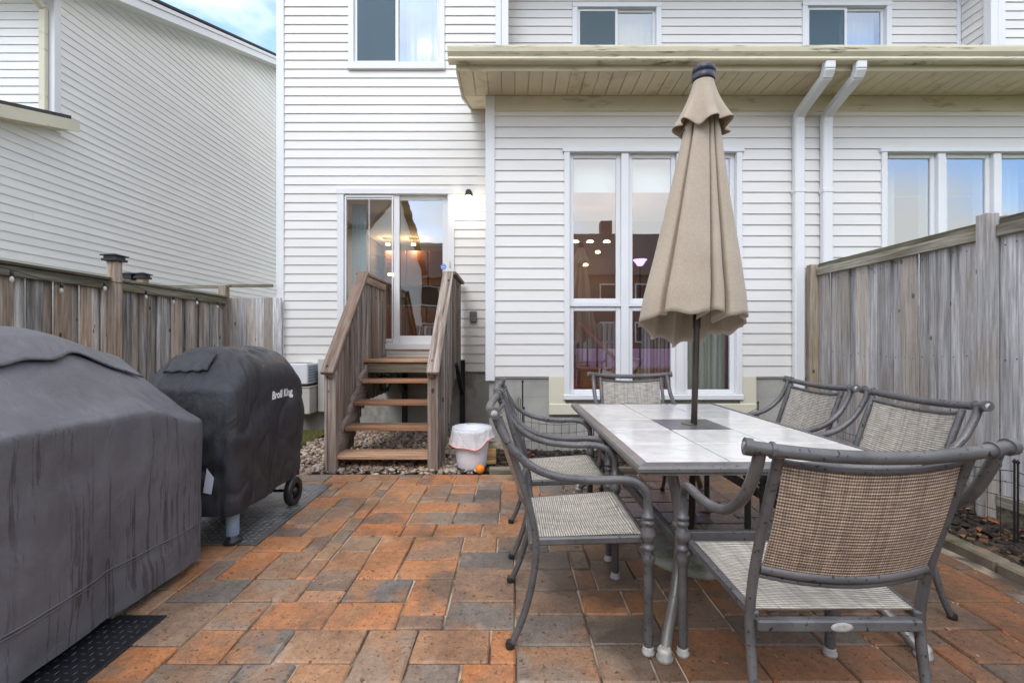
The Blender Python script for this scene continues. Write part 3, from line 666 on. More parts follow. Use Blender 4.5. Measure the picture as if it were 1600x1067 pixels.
pot(P3(606,381,10.4),'warm ceiling spot lamp seen high in the left door panel',6,'lampw',.05)
pot(P3(611,428,9.0),'bright warm lamp seen low in the left door panel',10,'lampw',.06)
fl=thing('floor_lamp','purple lit uplighter floor lamp behind the middle tall pane','lamp',(P3(1000,410,7.0)[0],7.0,.45))
zz=P3(0,410,7.0)[2]-.45
MB().lathe([(.04,zz-.05),(.08,zz+.01),(.105,zz+.04),(.10,zz+.04),(.03,zz-.04)],(0,0,0),20).build('lamp_shade',M['lampp'],fl); MB().lathe([(.15,0),(.15,.02),(.015,.03),(.012,zz-.08)],(0,0,0),14).build('pole',M['black'],fl)
plight((fl.location[0],7.0,zz+.45+.25),20,(.55,.28,1),.012)
gl_=MB().lathe([(.01,-.07),(.05,-.06),(.075,-.02),(.07,.02),(.03,.05)],(0,0,0),20).build('ceiling_lamp',M['globe'],None,P3(664,68,6.98)); tag(gl_,'round glowing ceiling lamp seen in the upper left window','lamp'); plight((gl_.location[0],6.86,gl_.location[2]-.16),.07)
# indoor furniture
st=thing('stair_railing','brown indoor stair railing with white balusters behind the lower left pane','railing',(0,0,0))
pA,pB=P3(905,505,8.2),P3(985,585,8.2)
MB().bar(pA,pB,.05,.06).build('handrail',M['orange'],st)
for xx in (918,933,947,962): p=P3(xx,505+(xx-905)*1.0,8.2); MB().box(p[0]-.015,p[0]+.015,p[1]-.015,p[1]+.015,.45,p[2],.002).build('baluster',M['cab'],st)
tag(MB().box(1.2,3.2,8.6,8.66,.45,P3(0,545,8.6)[2],.003).build('half_wall',M['blind']),'low white wall seen through the lower middle pane','wall')
sb=thing('sideboard','orange wooden sideboard behind the lower middle pane','sideboard',(1.9,7.6,.45)); MB().box(-.8,.8,-.2,.2,.05,.37,.01).build('body',M['orange'],sb); MB().box(-.83,.83,-.23,.23,.37,.40,.005).build('top',M['orange'],sb)
kc=thing('kitchen_cabinet','brown kitchen cabinets seen through the patio door','cabinet',(-1.9,10.4,1.15))
for i in range(4): MB().box(-1.0+i*.5,-.52+i*.5,-.1,.45,0,.9,.01).build('cabinet_door',M['cab'],kc)
for i in range(4): MB().box(-1.0+i*.5,-.52+i*.5,.1,.45,1.4,2.2,.01).build('cabinet_door',M['cab'],kc)
MB().box(-1.05,1.05,-.15,.45,.9,.94,.005).build('countertop',M['greybox'],kc)
# ------------------------------------------------------------------ downspouts (parts of the house), lamp, boxes
for k,X in enumerate((3.325,3.65)):
    d=MB(); d.box(X-.058,X+.058,5.31,5.385,.12 if k==0 else .12,3.90,.012); ds=d.build('downspout',M['trim'],house)
    p0=(X,4.82,4.19);path=[(X,4.81,4.20),(X,4.81,4.14),(X,4.835,4.075),(X,4.90,4.02),(X,5.27,3.93-.0),(X,5.335,3.90),(X,5.348,3.84)]
    path=[(X-.02,4.81,4.20),(X-.02,4.81,4.12),(X-.018,4.85,4.06),(X,5.28,3.93),(X,5.345,3.88),(X,5.348,3.80)]
    cs=MB()
    for a,b in zip(path[:-1],path[1:]):
        A=Vector(a);B=Vector(b); dd=(B-A).normalized()*.012; cs.bar(A-dd,B+dd,.112,.08,.012,up=(0,1,.3))
    cs.build('elbow',M['trim'],ds)
    MB().box(X-.064,X+.064,5.305,5.39,3.0,3.05,.006).build('sleeve',M['trim'],ds)
mb=MB(); mb.box(-.655,-.575,YM-.10,YM-.02,3.33,3.43,.02); mb.box(-.665,-.565,YM-.025,YM-.001,3.30,3.42,.01); lp=mb.build('porch_lamp',M['black'],house)
MB().lathe([(.01,-.10),(.035,-.09),(.052,-.04),(.05,.02),(.03,.04)],(-.615,YM-.075,3.30),16).build('bulb',M['lampo'],lp); plight((-.615,YM-.16,3.12),1.3,(1,.9,.72),.012)
MB().box(-.60,-.50,YM-.07,YM-.018,1.55,1.71,.012).build('outlet_cover',M['greybox'],house)
ub=thing('air_conditioner','white louvred box unit with blue grey side grille left of the steps','wall unit',(-2.9,6.59,.70))
MB().box(-.14,.135,-.36,-.02,0,.28,.012).build('casing',M['white'],ub); 
for i in range(2): MB().box(-.11+i*.12,-.02+i*.12,-.30,-.1,.28,.286,.002).build('top_vent',M['greybox'],ub)
for i in range(6): MB().box(.135,.141,-.33,-.05,.03+i*.038,.055+i*.038,.002).build('grille_slat',M['bluegr'],ub)
u2=thing('meter_box','white metal box with rusty top edge hung below the louvred unit','meter box',(-2.9,6.59,.29))
MB().box(-.13,.15,-.33,-.02,0,.36,.01).build('casing',M['rust'],u2); MB().box(.17,.27,-.12,-.02,.0,.75,.01).build('conduit',M['rust'],u2); MB().box(-.14,.16,-.34,-.02,.36,.375,.004).build('lid',M['rust'],u2)
# ------------------------------------------------------------------ neighbour's house on the left
XN=-7.05
nh=thing('neighbour_house','cream sided neighbouring house with sloping roof edge beyond the left fence','house',(0,0,0))
rk=lambda z:6.8+(z-6.70)/.39
mb=MB(); mb.prism([(4.5,0),(24,0),(24,6.7),(16.5,10.42),(7.1,6.79),(7.1,4.6),(4.5,3.9)],'X',XN-6,XN-.001); mb.build('wall',M['siding_n'],nh)
siding(nh,(XN,0,0),(0,1,0),(1,0,0),M['siding_n'],course,0,(4.5,16.5),.4,3.96)
siding(nh,(XN,0,0),(0,1,0),(1,0,0),M['siding_n'],course,0,(4.5,16.5),3.96,10.6,left=lambda z:max(4.5+(z-3.9)/.28 if z<4.6 else 7.18,rk(z)))
siding(nh,(XN,7.1,0),(-1,0,0),(0,-1,0),M['siding_n'],course,0,(.09,5),4.7,7.0)
MB().box(XN-.09,XN+.03,7.07,7.18,4.5,7.0,.005).build('corner_trim',M['trim'],nh)
# rake: soffit, fascia, shingle edge
def rakeprism(y0,y1,f0,sl,a,b,xa,xb,name,mat): MB().prism([(y0,f0+a),(y1,f0+sl*(y1-y0)+a),(y1,f0+sl*(y1-y0)+b),(y0,f0+b)],'X',xa,xb).build(name,M[mat],nh)
rakeprism(6.5,16.5,6.58,.39,.0,.02,XN-.2,-6.705,'soffit','siding_n'); rakeprism(6.5,16.5,6.58,.39,-.03,.12,-6.70,-6.675,'fascia','trim'); rakeprism(6.5,16.5,6.58,.39,.125,.20,-6.70,-6.65,'fascia_cap','trim')
rakeprism(6.45,16.55,6.58,.39,.205,.25,XN-6,-6.63,'roof','shingle')
MB().prism([(4.2,3.85),(7.09,4.66),(7.09,4.75),(4.2,3.95)],'X',XN-6,-6.78).build('lower_roof',M['shingle'],nh)
MB().prism([(4.2,3.72),(7.2,4.55),(7.2,4.72),(4.2,3.90)],'X',-6.779,-6.75).build('lower_rake_board',M['trim_b'],nh)
MB().prism([(4.2,3.72),(7.09,4.52),(7.09,4.54),(4.2,3.74)],'X',XN+.02,-6.785).build('lower_soffit',M['soffit'],nh)
mb=MB(); mb.bar((-7.25,6.62,6.72),(-7.15,7.02,6.35),.09,.07,.01); mb.box(-7.2,-7.1,7.0,7.06,4.75,6.35,.01); mb.build('downspout',M['trim_b'],nh)
# ------------------------------------------------------------------ houses and fence behind the camera (mirrored in the panes)
for k,(xa,xb,yf,rz) in enumerate(((-7,3,-17,8.8),(4.5,14,-18,9.2),(-20,-9,-16,9.0))):
    bh=thing('brick_house',['brown roofed house mirrored in the tall window panes','brown roofed house mirrored in the right-hand window','house mirrored in the patio door glass'][k],'house',(0,0,0))
    MB().box(xa,xb,yf-10,yf,0,5.6,.01).build('wall',M['brick' if k<2 else 'siding_n'],bh)
    MB().prism([(yf+.5,5.4),(yf-5,rz),(yf-10.5,5.4)],'X',xa-.4,xb+.4).build('roof',M['shingle_b'],bh)
    MB().box(xa+2,xa+2.8,yf-5.5,yf-4.7,rz-1,rz+.9,.02).build('chimney',M['brick'],bh)
    for i in range(4):
        for zz in (1.2,3.6):
            wx=xa+1+i*2.2; q=MB().box(wx,wx+1.3,yf,yf+.05,zz,zz+1.3,.01).build('window',M['trim'],bh); MB().box(wx+.08,wx+1.22,yf+.051,yf+.06,zz+.08,zz+1.22,.001).build('pane',M['dark'],q)
gh=thing('gable_house','tall sided house mirrored in the right door panel','house',(0,0,0))
MB().prism([(-15,0),(-15,5.6),(-9.5,8.6),(-4.5,5.6),(-4.5,0)],'X',-13.5,-5.6).build('wall',M['siding_n'],gh); 
siding(gh,(-5.6,0,0),(0,1,0),(1,0,0),M['siding_n'],.18,0,(-15,-4.5),.3,5.6)
MB().prism([(-15.5,5.45),(-9.5,8.75),(-4.0,5.45),(-4.0,5.65),(-9.5,8.95),(-15.5,5.65)],'X',-13.8,-5.3).build('roof',M['shingle_b'],gh)
# ------------------------------------------------------------------ fences
def boards(parent,mesh_fn,n,place):
    meshes=[mesh_fn(i) for i in range(6)]
    for i in range(n):
        o=link('board',meshes[R.randrange(6)],parent,place(i)); o.rotation_euler=(R.uniform(-.004,.004),R.uniform(-.004,.004),R.uniform(-.01,.01))
def bmesh_board(w,t,h,mat,ax):
    def f(i):
        mb=MB(); dw=R.uniform(-.004,.004)
        if ax=='Y': mb.box(-t/2,t/2,-w/2+dw,w/2,0,h+R.uniform(-.012,.004),.004)
        else: mb.box(-w/2,w/2+dw,-t/2,t/2,0,h+R.uniform(-.012,.004),.004)
        return mb.mesh('board',M['fw' if ax!='L' else 'fl'])
    return f
rf=thing('wooden_fence','tall grey weathered board fence along the right side of the patio','fence',(3.52,0,0))
boards(rf,bmesh_board(.162,.027,1.93,None,'Y'),49,lambda i:((.030 if i%2 else 0)+R.uniform(-.002,.002),5.18-i*.139+R.uniform(-.006,.006),.13))
for k,yy in enumerate((5.30,3.35,1.4,-.55)):
    MB().box(-.11,-.018,yy-.045,yy+.045,-.02,2.16 if k==0 else 2.205,.006).build('post',M['fw' if k else 'tanw'],rf)
    if k: MB().box(.022,.11,yy-.045,yy+.045,-.02,2.19,.006).build('post',M['fw'],rf)
for a,b in ((3.40,5.25),(1.45,3.30),(-.5,1.35)):
    MB().box(-.055,-.017,a,b,2.03,2.115,.004).build('rail',M['fwr'],rf); MB().box(-.03,.045,a,b,2.118,2.165,.004).build('cap_rail',M['moss'],rf); MB().box(-.055,-.017,a,b,.10,.19,.004).build('rail',M['fwr'],rf); MB().box(-.05,-.02,a,b,-.0,.095,.004).build('kickboard',M['riser'],rf)
def board_l(i):
    mb=MB(); mb.box(-.009,.009,-.074+R.uniform(-.008,.008),.074,0,1.74+R.uniform(-.01,.01),.004); return mb.mesh('board',M['fl'])
lf=thing('wooden_fence','brown and grey weathered board fence behind the two covered grills','fence',(-4.06,0,0))
mm=[board_l(i) for i in range(8)]
for i in range(64):
    o=link('board',mm[R.randrange(8)],lf,(.018 if i%2 else -.018,6.38-i*.118,.10)); o.rotation_euler=(R.uniform(-.006,.006),R.uniform(-.004,.004),R.uniform(-.02,.02))
def postcap(parent,x,y,z,s=.075):
    c=MB(); c.box(x-s,x+s,y-s,y+s,z,z+.025,.004); c.box(x-s*.82,x+s*.82,y-s*.82,y+s*.82,z+.025,z+.05,.004); c.box(x-s*1.1,x+s*1.1,y-s*1.1,y+s*1.1,z+.05,z+.062,.003)
    V=[(x-s*1.0,y-s*1.0,z+.062),(x+s*1.0,y-s*1.0,z+.062),(x+s*1.0,y+s*1.0,z+.062),(x-s*1.0,y+s*1.0,z+.062),(x,y,z+.085)]; c.add(V,[[0,1,4],[1,2,4],[2,3,4],[3,0,4],[3,2,1,0]])
    return c.build('post_cap',M['solar'],parent)
for yy in (4.62,2.75,.85): MB().box(.03,.12,yy-.045,yy+.045,-.02,2.08,.006).build('post',M['fl'],lf); postcap(lf,.075,yy,2.08)
for a,b in ((4.67,6.45),(2.80,4.57),(.90,2.70),(-1,.80)):
    MB().box(.03,.068,a,b,1.80,1.885,.004).build('rail',M['fwr'],lf); MB().box(-.05,.09,a,b,1.888,1.915,.004).build('cap_rail',M['moss'],lf); MB().box(.03,.068,a,b,.15,.235,.004).build('rail',M['fwr'],lf)
bf=thing('wooden_fence','short grey board fence section joining the house corner at the left','fence',(0,6.5,0))
mmf=[MB().box(-.066,.066,-.009,.009,0,1.80+R.uniform(-.006,.006),.003).mesh('board',M['fw']) for _ in range(4)]
for i in range(6): link('board',mmf[i%4],bf,(-4.0+.02+.066+i*.120-.0,0,.1))
MB().box(-4.115,-4.005,-.05,.04,-.02,2.07,.006).build('post',M['fl'],bf); MB().box(-5.0,-4.12,-.03,.01,2.03,2.07,.003).build('top_rail',M['fwx'],bf); MB().box(-4.0,-3.37,-.03,.01,2.045,2.085,.003).build('top_rail',M['fwx'],bf)
for k,(xx,lab) in enumerate(((203,'lower dark capped fence post just right of the tall capped post'),(223,'dark capped fence post farther right of the tall capped post'))):
    p=P3(xx,432,5.6); q=thing('fence_post',lab,'post',(p[0],5.6,0)); MB().box(-.045,.045,-.045,.045,0,p[2]-.03,.005).build('post',M['fl'],q); postcap(q,0,0,p[2]-.03,.065)
nl=MB()
for i in range(49):
    for zz in (.27,1.15,1.98):
        for q_ in (-.035,.04):
            x_=-.0150 if i%2==0 else .0150; nl.lathe([(.0055,0),(.004,-.0015)],(x_,5.18-i*.139+q_,zz+R.uniform(-.02,.02)),6,False,True,'X')
tag(nl.build('nail_heads',M['black'],rf),kind='stuff')
# rear fence behind the camera
rr=thing('wooden_fence','grey board fence closing the yard, mirrored in the lower panes','fence',(0,-4.5,0))
for i in range(46): link('board',mmf[i%4],rr,(-4.0+i*.165,0,.1))
MB().box(-4,3.5,-.05,-.015,1.75,1.84,.004).build('rail',M['fwx'],rr)
# string lights
sl_=thing('string_lights','black cable of small clear bulbs hung along the left fence','string lights',(-3.93,0,0))
pts=[]; hooks=[3.0,3.45,4.02,4.62,5.15,5.7,6.3]
zt=[1.80,1.86,1.79,1.87,1.80,1.83,1.80]
pts=catm([(0,h_,z_) for h_,z_ in zip(hooks,zt)],8); MB().tube(pts,.004,6).build('cable',M['black'],sl_)
for yb_ in (3.15,3.62,4.02,4.45,4.95,5.35,5.75,6.15):
    zz=min(pts,key=lambda p:abs(p[1]-yb_))[2]; b_=MB().lathe([(.009,0),(.012,-.012),(.012,-.04),(.009,-.045)],(0,yb_,zz),10).build('lamp_socket',M['black'],sl_); MB().lathe([(.008,-.045),(.015,-.065),(.015,-.078),(.004,-.095)],(0,yb_,zz),10).build('bulb',M['bulb'],b_)
# ------------------------------------------------------------------ wooden steps
sp=thing('wooden_steps','weathered wooden steps with solid board railings up to the patio door','steps',(-1.29,4.5,0))
ox,oy=-1.29,4.5
TR=[(4.55,.152),(4.82,.381),(5.09,.609),(5.36,.832)]
for (ty,tz) in TR:
    q=MB(); q.box(-1.752-ox,-.80-ox,ty-oy,ty+.135-oy,tz-.038,tz,.005); q.build('tread',M['tread'],sp)
    q=MB(); q.box(-1.752-ox,-.80-ox,ty+.141-oy,ty+.285-oy,tz-.038,tz,.005); q.build('tread',M['tread'],sp)
MB().box(-1.76-ox,-.795-ox,5.61-oy,5.645-oy,.90,1.022,.004).build('riser',M['riser'],sp)
for i in range(7): MB().box(-1.80-ox,-.78-ox,5.58+i*.142-oy,5.58+i*.142+.136-oy,1.025,1.062,.005).build('deck_board',M['tread'],sp)
# stringers: worn saw-tooth profile
def stringer(xa,xb,low):
    P=[]
    for (ty,tz) in TR:
        P+= [(ty-.035-oy,tz-.05+R.uniform(-.01,.01)),(ty+.02-oy,tz+.02),(ty+.10-oy,tz+.075),(ty+.19-oy,tz+.10)]
    P+=[(5.60-oy,1.0),(5.66-oy,.72),(5.36-oy,.55),(4.95-oy,.20),(4.72-oy,-.02),(4.50-oy,-.02)]
    return MB().prism(P,'X',xa-ox,xb-ox).build('stringer',M['strg'],sp)
stringer(-1.80,-1.757,0); stringer(-.795,-.755,0)
rz_=lambda y:1.02+(min(y,5.55)-4.50)*(2.10-1.02)/1.05
bz=lambda y:max(0.02,(y-4.72)*1.02-.12) if y<5.6 else .80
for side,xx in ((-1,-1.822),(1,-.732)):
    y=4.50; k=0
    while y<6.50:
        wd=.082+R.uniform(-.008,.01)
        t0,t1=rz_(y)-.03,rz_(min(y+wd,6.5))-.03; b0=bz(y) if side>0 else (0.0 if y<4.6 else max(.0,bz(y)-.25)); 
        jj=R.uniform(-.004,.004)+(.012 if k%2 else 0)
        MB().prism([(y-oy,b0),(y+wd-oy,b0),(y+wd-oy,t1),(y-oy,t0)],'X',xx-.011+jj-ox,xx+.011+jj-ox).build('railing_board',M['rail'],sp)
        y+=wd+.012; k+=1
    xi=xx-side*.035
    MB().bar((xi-ox,4.44-oy,rz_(4.5)-.05),(xi-ox,5.56-oy,2.115),.125,.04,.006).build('sloping_cap',M['capslope'],sp)
    MB().bar((xx+side*.002-ox-side*.05,4.49-oy,rz_(4.5)-.10),(xx-side*.048-ox,5.55-oy,2.045),.038,.09,.006).build('handrail',M['capslope'],sp)
    MB().box(xx-.065-ox,xx+.06-ox,5.565-oy,6.52-oy,2.085,2.125,.006).build('level_cap',M['railcap'],sp); MB().box(xx-side*.03-.018-ox,xx-side*.03+.018-ox,5.60-oy,6.5-oy,1.99,2.08,.005).build('handrail',M['railcap'],sp)
    MB().box(xx-side*.055-.04-ox,xx-side*.055+.04-ox,4.505-oy,4.59-oy,-.02,.98,.006).build('newel_post',M['rail'],sp)
for X in (-1.52,-.70):
    q=MB(); q.box(X-.035-ox,X+.035-ox,6.50-oy,6.56-oy,.12,1.02,.004); q.bar((X-ox,6.5-oy,.55),(X-ox,5.75-oy,1.0),.06,.04,.004); q.build('bracket',M['black'],sp)
hose=thing('garden_hose','dark green hose looped under the top step','hose',(-1.75,6.3,.72))
MB().tube([(.0+.09*math.cos(a),.0,.09*math.sin(a)) for a in [i*.35 for i in range(19)]],.014,8).build('hose_coil',M['green'],hose); MB().tube([(-.1,0,-.05),(-.03,.02,-.12),(.06,.05,-.10)],.02,8).build('nozzle',M['green'],hose)
# ------------------------------------------------------------------ bucket, bag, ball
bk=thing('waste_bin','white ribbed plastic bucket standing on the gravel right of the steps','bin',(-.405,4.66,.02))
V=[];F=[];n=72
prof=[(.145,0),(.150,.01),(.158,.08),(.172,.22),(.186,.36),(.198,.37),(.198,.385),(.186,.385),(.17,.20),(.14,.02)]
for r,z in prof:
    for k in range(n):
        rr_=r*(1+(.012 if k%3==0 and .01<z<.35 else 0)); a=2*math.pi*k/n; V.append((rr_*math.cos(a),rr_*math.sin(a),z))
for i in range(len(prof)-1):
    for k in range(n): F.append([i*n+k,i*n+(k+1)%n,(i+1)*n+(k+1)%n,(i+1)*n+k])
F.append(list(range(n))[::-1]); F.append([ (len(prof)-1)*n+k for k in range(n)])
MB().add(V,F,True).build('bucket',M['white'],bk)
V=[];F=[]; n=96; rows=16
for i in range(rows):
    t=i/(rows-1)
    for k in range(n):
        a=2*math.pi*k/n; hang=.11+.07*noise.noise(Vector((math.cos(a)*1.3,math.sin(a)*1.3,3)))+.07*max(0,math.cos(a+2.3))
        z=.385+.018-(hang)*t if i>2 else .30+.05*i
        r=(.17 if i==0 else .19 if i==1 else .203+.0)+ (.018*t if i>2 else 0)+.010*noise.noise(Vector((math.cos(a)*5,math.sin(a)*5,z*9)))+.006*math.sin(a*17)*t
        V.append((r*math.cos(a),r*math.sin(a),z))
for i in range(rows-1):
    for k in range(n): F.append([i*n+k,i*n+(k+1)%n,(i+1)*n+(k+1)%n,(i+1)*n+k])
bag=thing('bin_bag','thin white bag with pink ribbon edge folded over the bucket rim','bag',(-.405,4.66,.02))
MB().add(V,F,True).build('liner',M['bag'],bag,recalc=False)
MB().tube([(V[(rows-1)*n+k][0]*1.01,V[(rows-1)*n+k][1]*1.01,V[(rows-1)*n+k][2]) for k in range(0,n,2)]+[V[(rows-1)*n]],.009,6,False).build('ribbon',M['pink'],bag)
tag(MB().lathe([(.001,-.045)]+[(.045*math.cos(a),.045*math.sin(a)) for a in [-1.3+i*.29 for i in range(10)]]+[(.001,.045)],(0,0,0),18).build('ball',M['oball'],None,(-.31,4.47,.045)),'small orange ball at the foot of the white bucket','ball')
# ------------------------------------------------------------------ table
tb=thing('dining_table','white tiled patio table with dark centre tile and grey metal frame','table',(1.12,2.915,0),math.radians(.9))
ts=.372; TZ=.76
for i in range(3):
    for j in range(5):
        cx=(i-1)*ts; cy=(j-2)*ts
        if i==1 and j==2:
            c=MB(); h_=.024
            n=24; sq=[]
            for k in range(n):
                a=2*math.pi*k/n; m_=max(abs(math.cos(a)),abs(math.sin(a))); sq.append((math.cos(a)/m_*(ts/2-.003),math.sin(a)/m_*(ts/2-.003)))
            V=[(p[0],p[1],TZ-.001) for p in sq]+[(h_*math.cos(2*math.pi*k/n),h_*math.sin(2*math.pi*k/n),TZ-.001) for k in range(n)]+[(h_*math.cos(2*math.pi*k/n),h_*math.sin(2*math.pi*k/n),TZ-.02) for k in range(n)]
            F=[[k,(k+1)%n,n+(k+1)%n,n+k] for k in range(n)]+[[n+k,n+(k+1)%n,2*n+(k+1)%n,2*n+k] for k in range(n)]
            tag(c.add(V,F).build('tile',M['tiled'],tb,recalc=False),'dark speckled centre tile'); 
            MB().lathe([(.03,TZ),(.046,TZ),(.048,TZ+.004),(.03,TZ+.006)],(0,0,0),24).build('hole_ring',M['stone'],tb)
        else: MB().box(-ts/2+.005,ts/2-.005,-ts/2+.005,ts/2-.005,TZ-.014,TZ+R.uniform(-.0006,.0006),.0018).build('tile',M['tile'],tb,(cx,cy,0))
MB().box(-1.5*ts,1.5*ts,-2.5*ts,2.5*ts,TZ-.024,TZ-.0045,.001).build('grout_bed',M['greybox'],tb)
hw,hl=1.5*ts+.05,2.5*ts+.05
def rimside(a,b,nrm):
    # profile swept from a to b with mitred ends
    prof=[(-.05,.003),(-.046,.004),(-.03,.001),(-.008,-.003),(.0,-.014),(-.001,-.028),(-.012,-.034),(-.012,-.044),(-.05,-.044)]
    a=Vector(a);b=Vector(b);nn=Vector(nrm); d=(b-a).normalized(); V=[]
    for P_,s_ in ((a,1),(b,-1)):
        for (o_,z_) in prof: V.append(P_+nn*o_+d*s_*(-o_)+Vector((0,0,TZ+z_)))
    n=len(prof); F=[[i,(i+1)%n,n+(i+1)%n,n+i] for i in range(n)]
    return V,F
rim=MB()
for a,b,nn in (((-hw,-hl,0),(hw,-hl,0),(0,-1,0)),((hw,-hl,0),(hw,hl,0),(1,0,0)),((hw,hl,0),(-hw,hl,0),(0,1,0)),((-hw,hl,0),(-hw,-hl,0),(-1,0,0))): rim.add(*rimside(a,b,nn))
rim.build('rim',M['tmetal'],tb)
for sx in (-1,1):
    for sy in (-1,1):
        L_=MB(); X,Y=sx*.33,sy*.62
        L_.tube(catm([(sx*.42,sy*.84,.71),(sx*.39,sy*.83,.58),(sx*.375,sy*.83,.42),(sx*.39,sy*.85,.28),(sx*.43,sy*.91,.17),(sx*.485,sy*.99,.09),(sx*.52,sy*1.05,.03)],6),.024,10)
        L_.lathe([(.026,.44),(.034,.45),(.034,.46),(.028,.47)],(sx*.376,sy*.83,0),14)
        lg=L_.build('leg',M['tmetal'],tb); MB().lathe([(.018,0),(.032,.006),(.034,.02),(.026,.034),(.03,.044),(.022,.055)],(sx*.525,sy*1.06,0),14).build('foot_cap',M['footcap'],lg)
    MB().bar((sx*.375,-.83,.36),(sx*.375,.83,.36),.03,.05,.004).build('side_stretcher',M['cmetal'],tb)
    MB().box(sx*.44-.02,sx*.44+.02,-.85,.85,.68,.715,.004).build('apron_rail',M['cmetal'],tb)
for sy in (-1,1):
    MB().bar((-.37,sy*.83,.40),(.37,sy*.83,.40),.03,.055,.004).build('cross_stretcher',M['cmetal'],tb)
    MB().box(-.5,.5,sy*.80-.02,sy*.80+.02,.68,.714,.004).build('apron_rail',M['cmetal'],tb)
# ------------------------------------------------------------------ umbrella
ux,uy=1.12,2.89
ub_=tag(MB().lathe([(.30,0),(.305,.015),(.29,.032),(.25,.040),(.10,.052),(.06,.10),(.032,.11)],(0,0,0),48).build('umbrella_base',M['stone'],None,(1.09,2.775,.0)),'round mossy stone umbrella base on the pavers under the table','umbrella base')
um=thing('patio_umbrella','closed beige patio umbrella with dark pole through the white tiled table','umbrella',(ux,uy,0))
um.rotation_euler=(0,math.radians(1.6),0)
MB().lathe([(.019,.08),(.019,1.36),(.024,1.365),(.024,1.45),(.019,1.455),(.019,2.9)],(0,0,0),18).build('pole',M['pole'],um)
cp=MB().lathe([(.02,2.90),(.064,2.905),(.070,2.915),(.070,2.945),(.062,2.95),(.062,2.955),(.071,2.96),(.070,2.985),(.05,3.005),(.01,3.012)],(0,0,0),28).build('finial_cap',M['navy'],um)
def ang(d): return math.radians(d)
# canopy: cross-section polygon of the folded cloth (camera side is -y), swept down and widened
sec=[(-1,.0),(-.93,-.28),(-.76,-.42),(-.62,-.34),(-.60,-.42),(-.68,-.58),(-.58,-.72),(-.30,-.80),(-.02,-.80),(.05,-.72),(.06,-.12),(.09,-.12),(.10,-.68),(.16,-.80),(.26,-.80),(.32,-.68),(.32,-.16),(.36,-.16),(.37,-.68),(.44,-.80),(.66,-.72),(.84,-.50),(.86,-.40),(.80,-.30),(.88,-.28),(1.0,-.10),(.97,.2),(.7,.25),(.72,.5),(.6,.75),(.3,.45),(.2,.5),(.1,.85),(-.1,.8),(-.2,.4),(-.45,.75),(-.6,.6),(-.6,.35),(-.9,.3)]
def dens(P,m):
    n_=len(P); o_=[]
    for i in range(n_):
        a_,b_,c_,d_=[Vector((*P[(i+k)%n_],0)) for k in (-1,0,1,2)]
        for k in range(m):
            t=k/m; cr_=.5*((2*b_)+(c_-a_)*t+(2*a_-5*b_+4*c_-d_)*t*t+(3*b_-a_-3*c_+d_)*t**3); o_.append(cr_*.75+(b_.lerp(c_,t))*.25)
    return o_
SP=dens(sec,8); n=len(SP); V=[];F=[]; rows=50
for i in range(rows):
    t=i/(rows-1); base=.092+.250*t**1.12
    for k,p in enumerate(SP):
        tw=.10*(1-t); x_,y_=p.x*math.cos(tw)-p.y*math.sin(tw),p.x*math.sin(tw)+p.y*math.cos(tw)
        y_*=.92; rr0=math.hypot(x_,y_)
        # shallower folds at the very top
        if t<.12: q_=1-(1-t/.12)*.5; x_,y_=(x_/rr0*.8*(1-q_)+x_*q_),(y_/rr0*.8*(1-q_)+y_*q_)
        if p.y<=.02: hem=1.40+.045*min(1,-p.y/.8)+.012*math.sin(p.x*9+1)+(.012 if .08<p.x<.34 else 0)
        else: hem=1.37-.12*max(0,1-abs(p.x+.02)**1.3)+.02*math.sin(p.x*13)
        z=2.74-(2.74-hem)*t; wv=1+.018*noise.noise(Vector((x_*4,y_*4,t*5)))
        if t>.9: wv*=1-(t-.9)*.35
        V.append((x_*base*wv-.034*t,y_*base*wv,z))
for i in range(rows-1):
    for k in range(n): F.append([i*n+k,i*n+(k+1)%n,(i+1)*n+(k+1)%n,(i+1)*n+k])
cn=MB().add(V,F,True).build('canopy',M['canvas'],um,recalc=False)
# top valance
V=[];F=[];n=200;rows=22
for i in range(rows):
    t=i/(rows-1)
    for k in range(n):
        a=2*math.pi*k/n; wv=math.sin(a*7+.9+.8*math.sin(a)+.5*math.sin(2*a))*.5+.5
        r=.060+.055*t+.052*t**1.6*(.25+1.0*wv**.8)
        r*=1+.02*math.sin(a*17)*t
        z=2.905-.30*t-.022*t*t*math.sin(a*3+1.2)+.022*t*t*wv
        V.append((r*math.cos(a),r*math.sin(a),z))
for i in range(rows-1):
    for k in range(n): F.append([i*n+k,i*n+(k+1)%n,(i+1)*n+(k+1)%n,(i+1)*n+k])
va=MB().add(V,F,True).build('valance',M['canvas'],um,recalc=False)
for o_ in (cn,va):
    md=o_.modifiers.new('s','SOLIDIFY'); md.thickness=.003; md.offset=0
MB().tube([(-.12,-.02,2.60),(-.14,-.02,2.56)],.005,6).build('rib_tip',M['pole'],um)
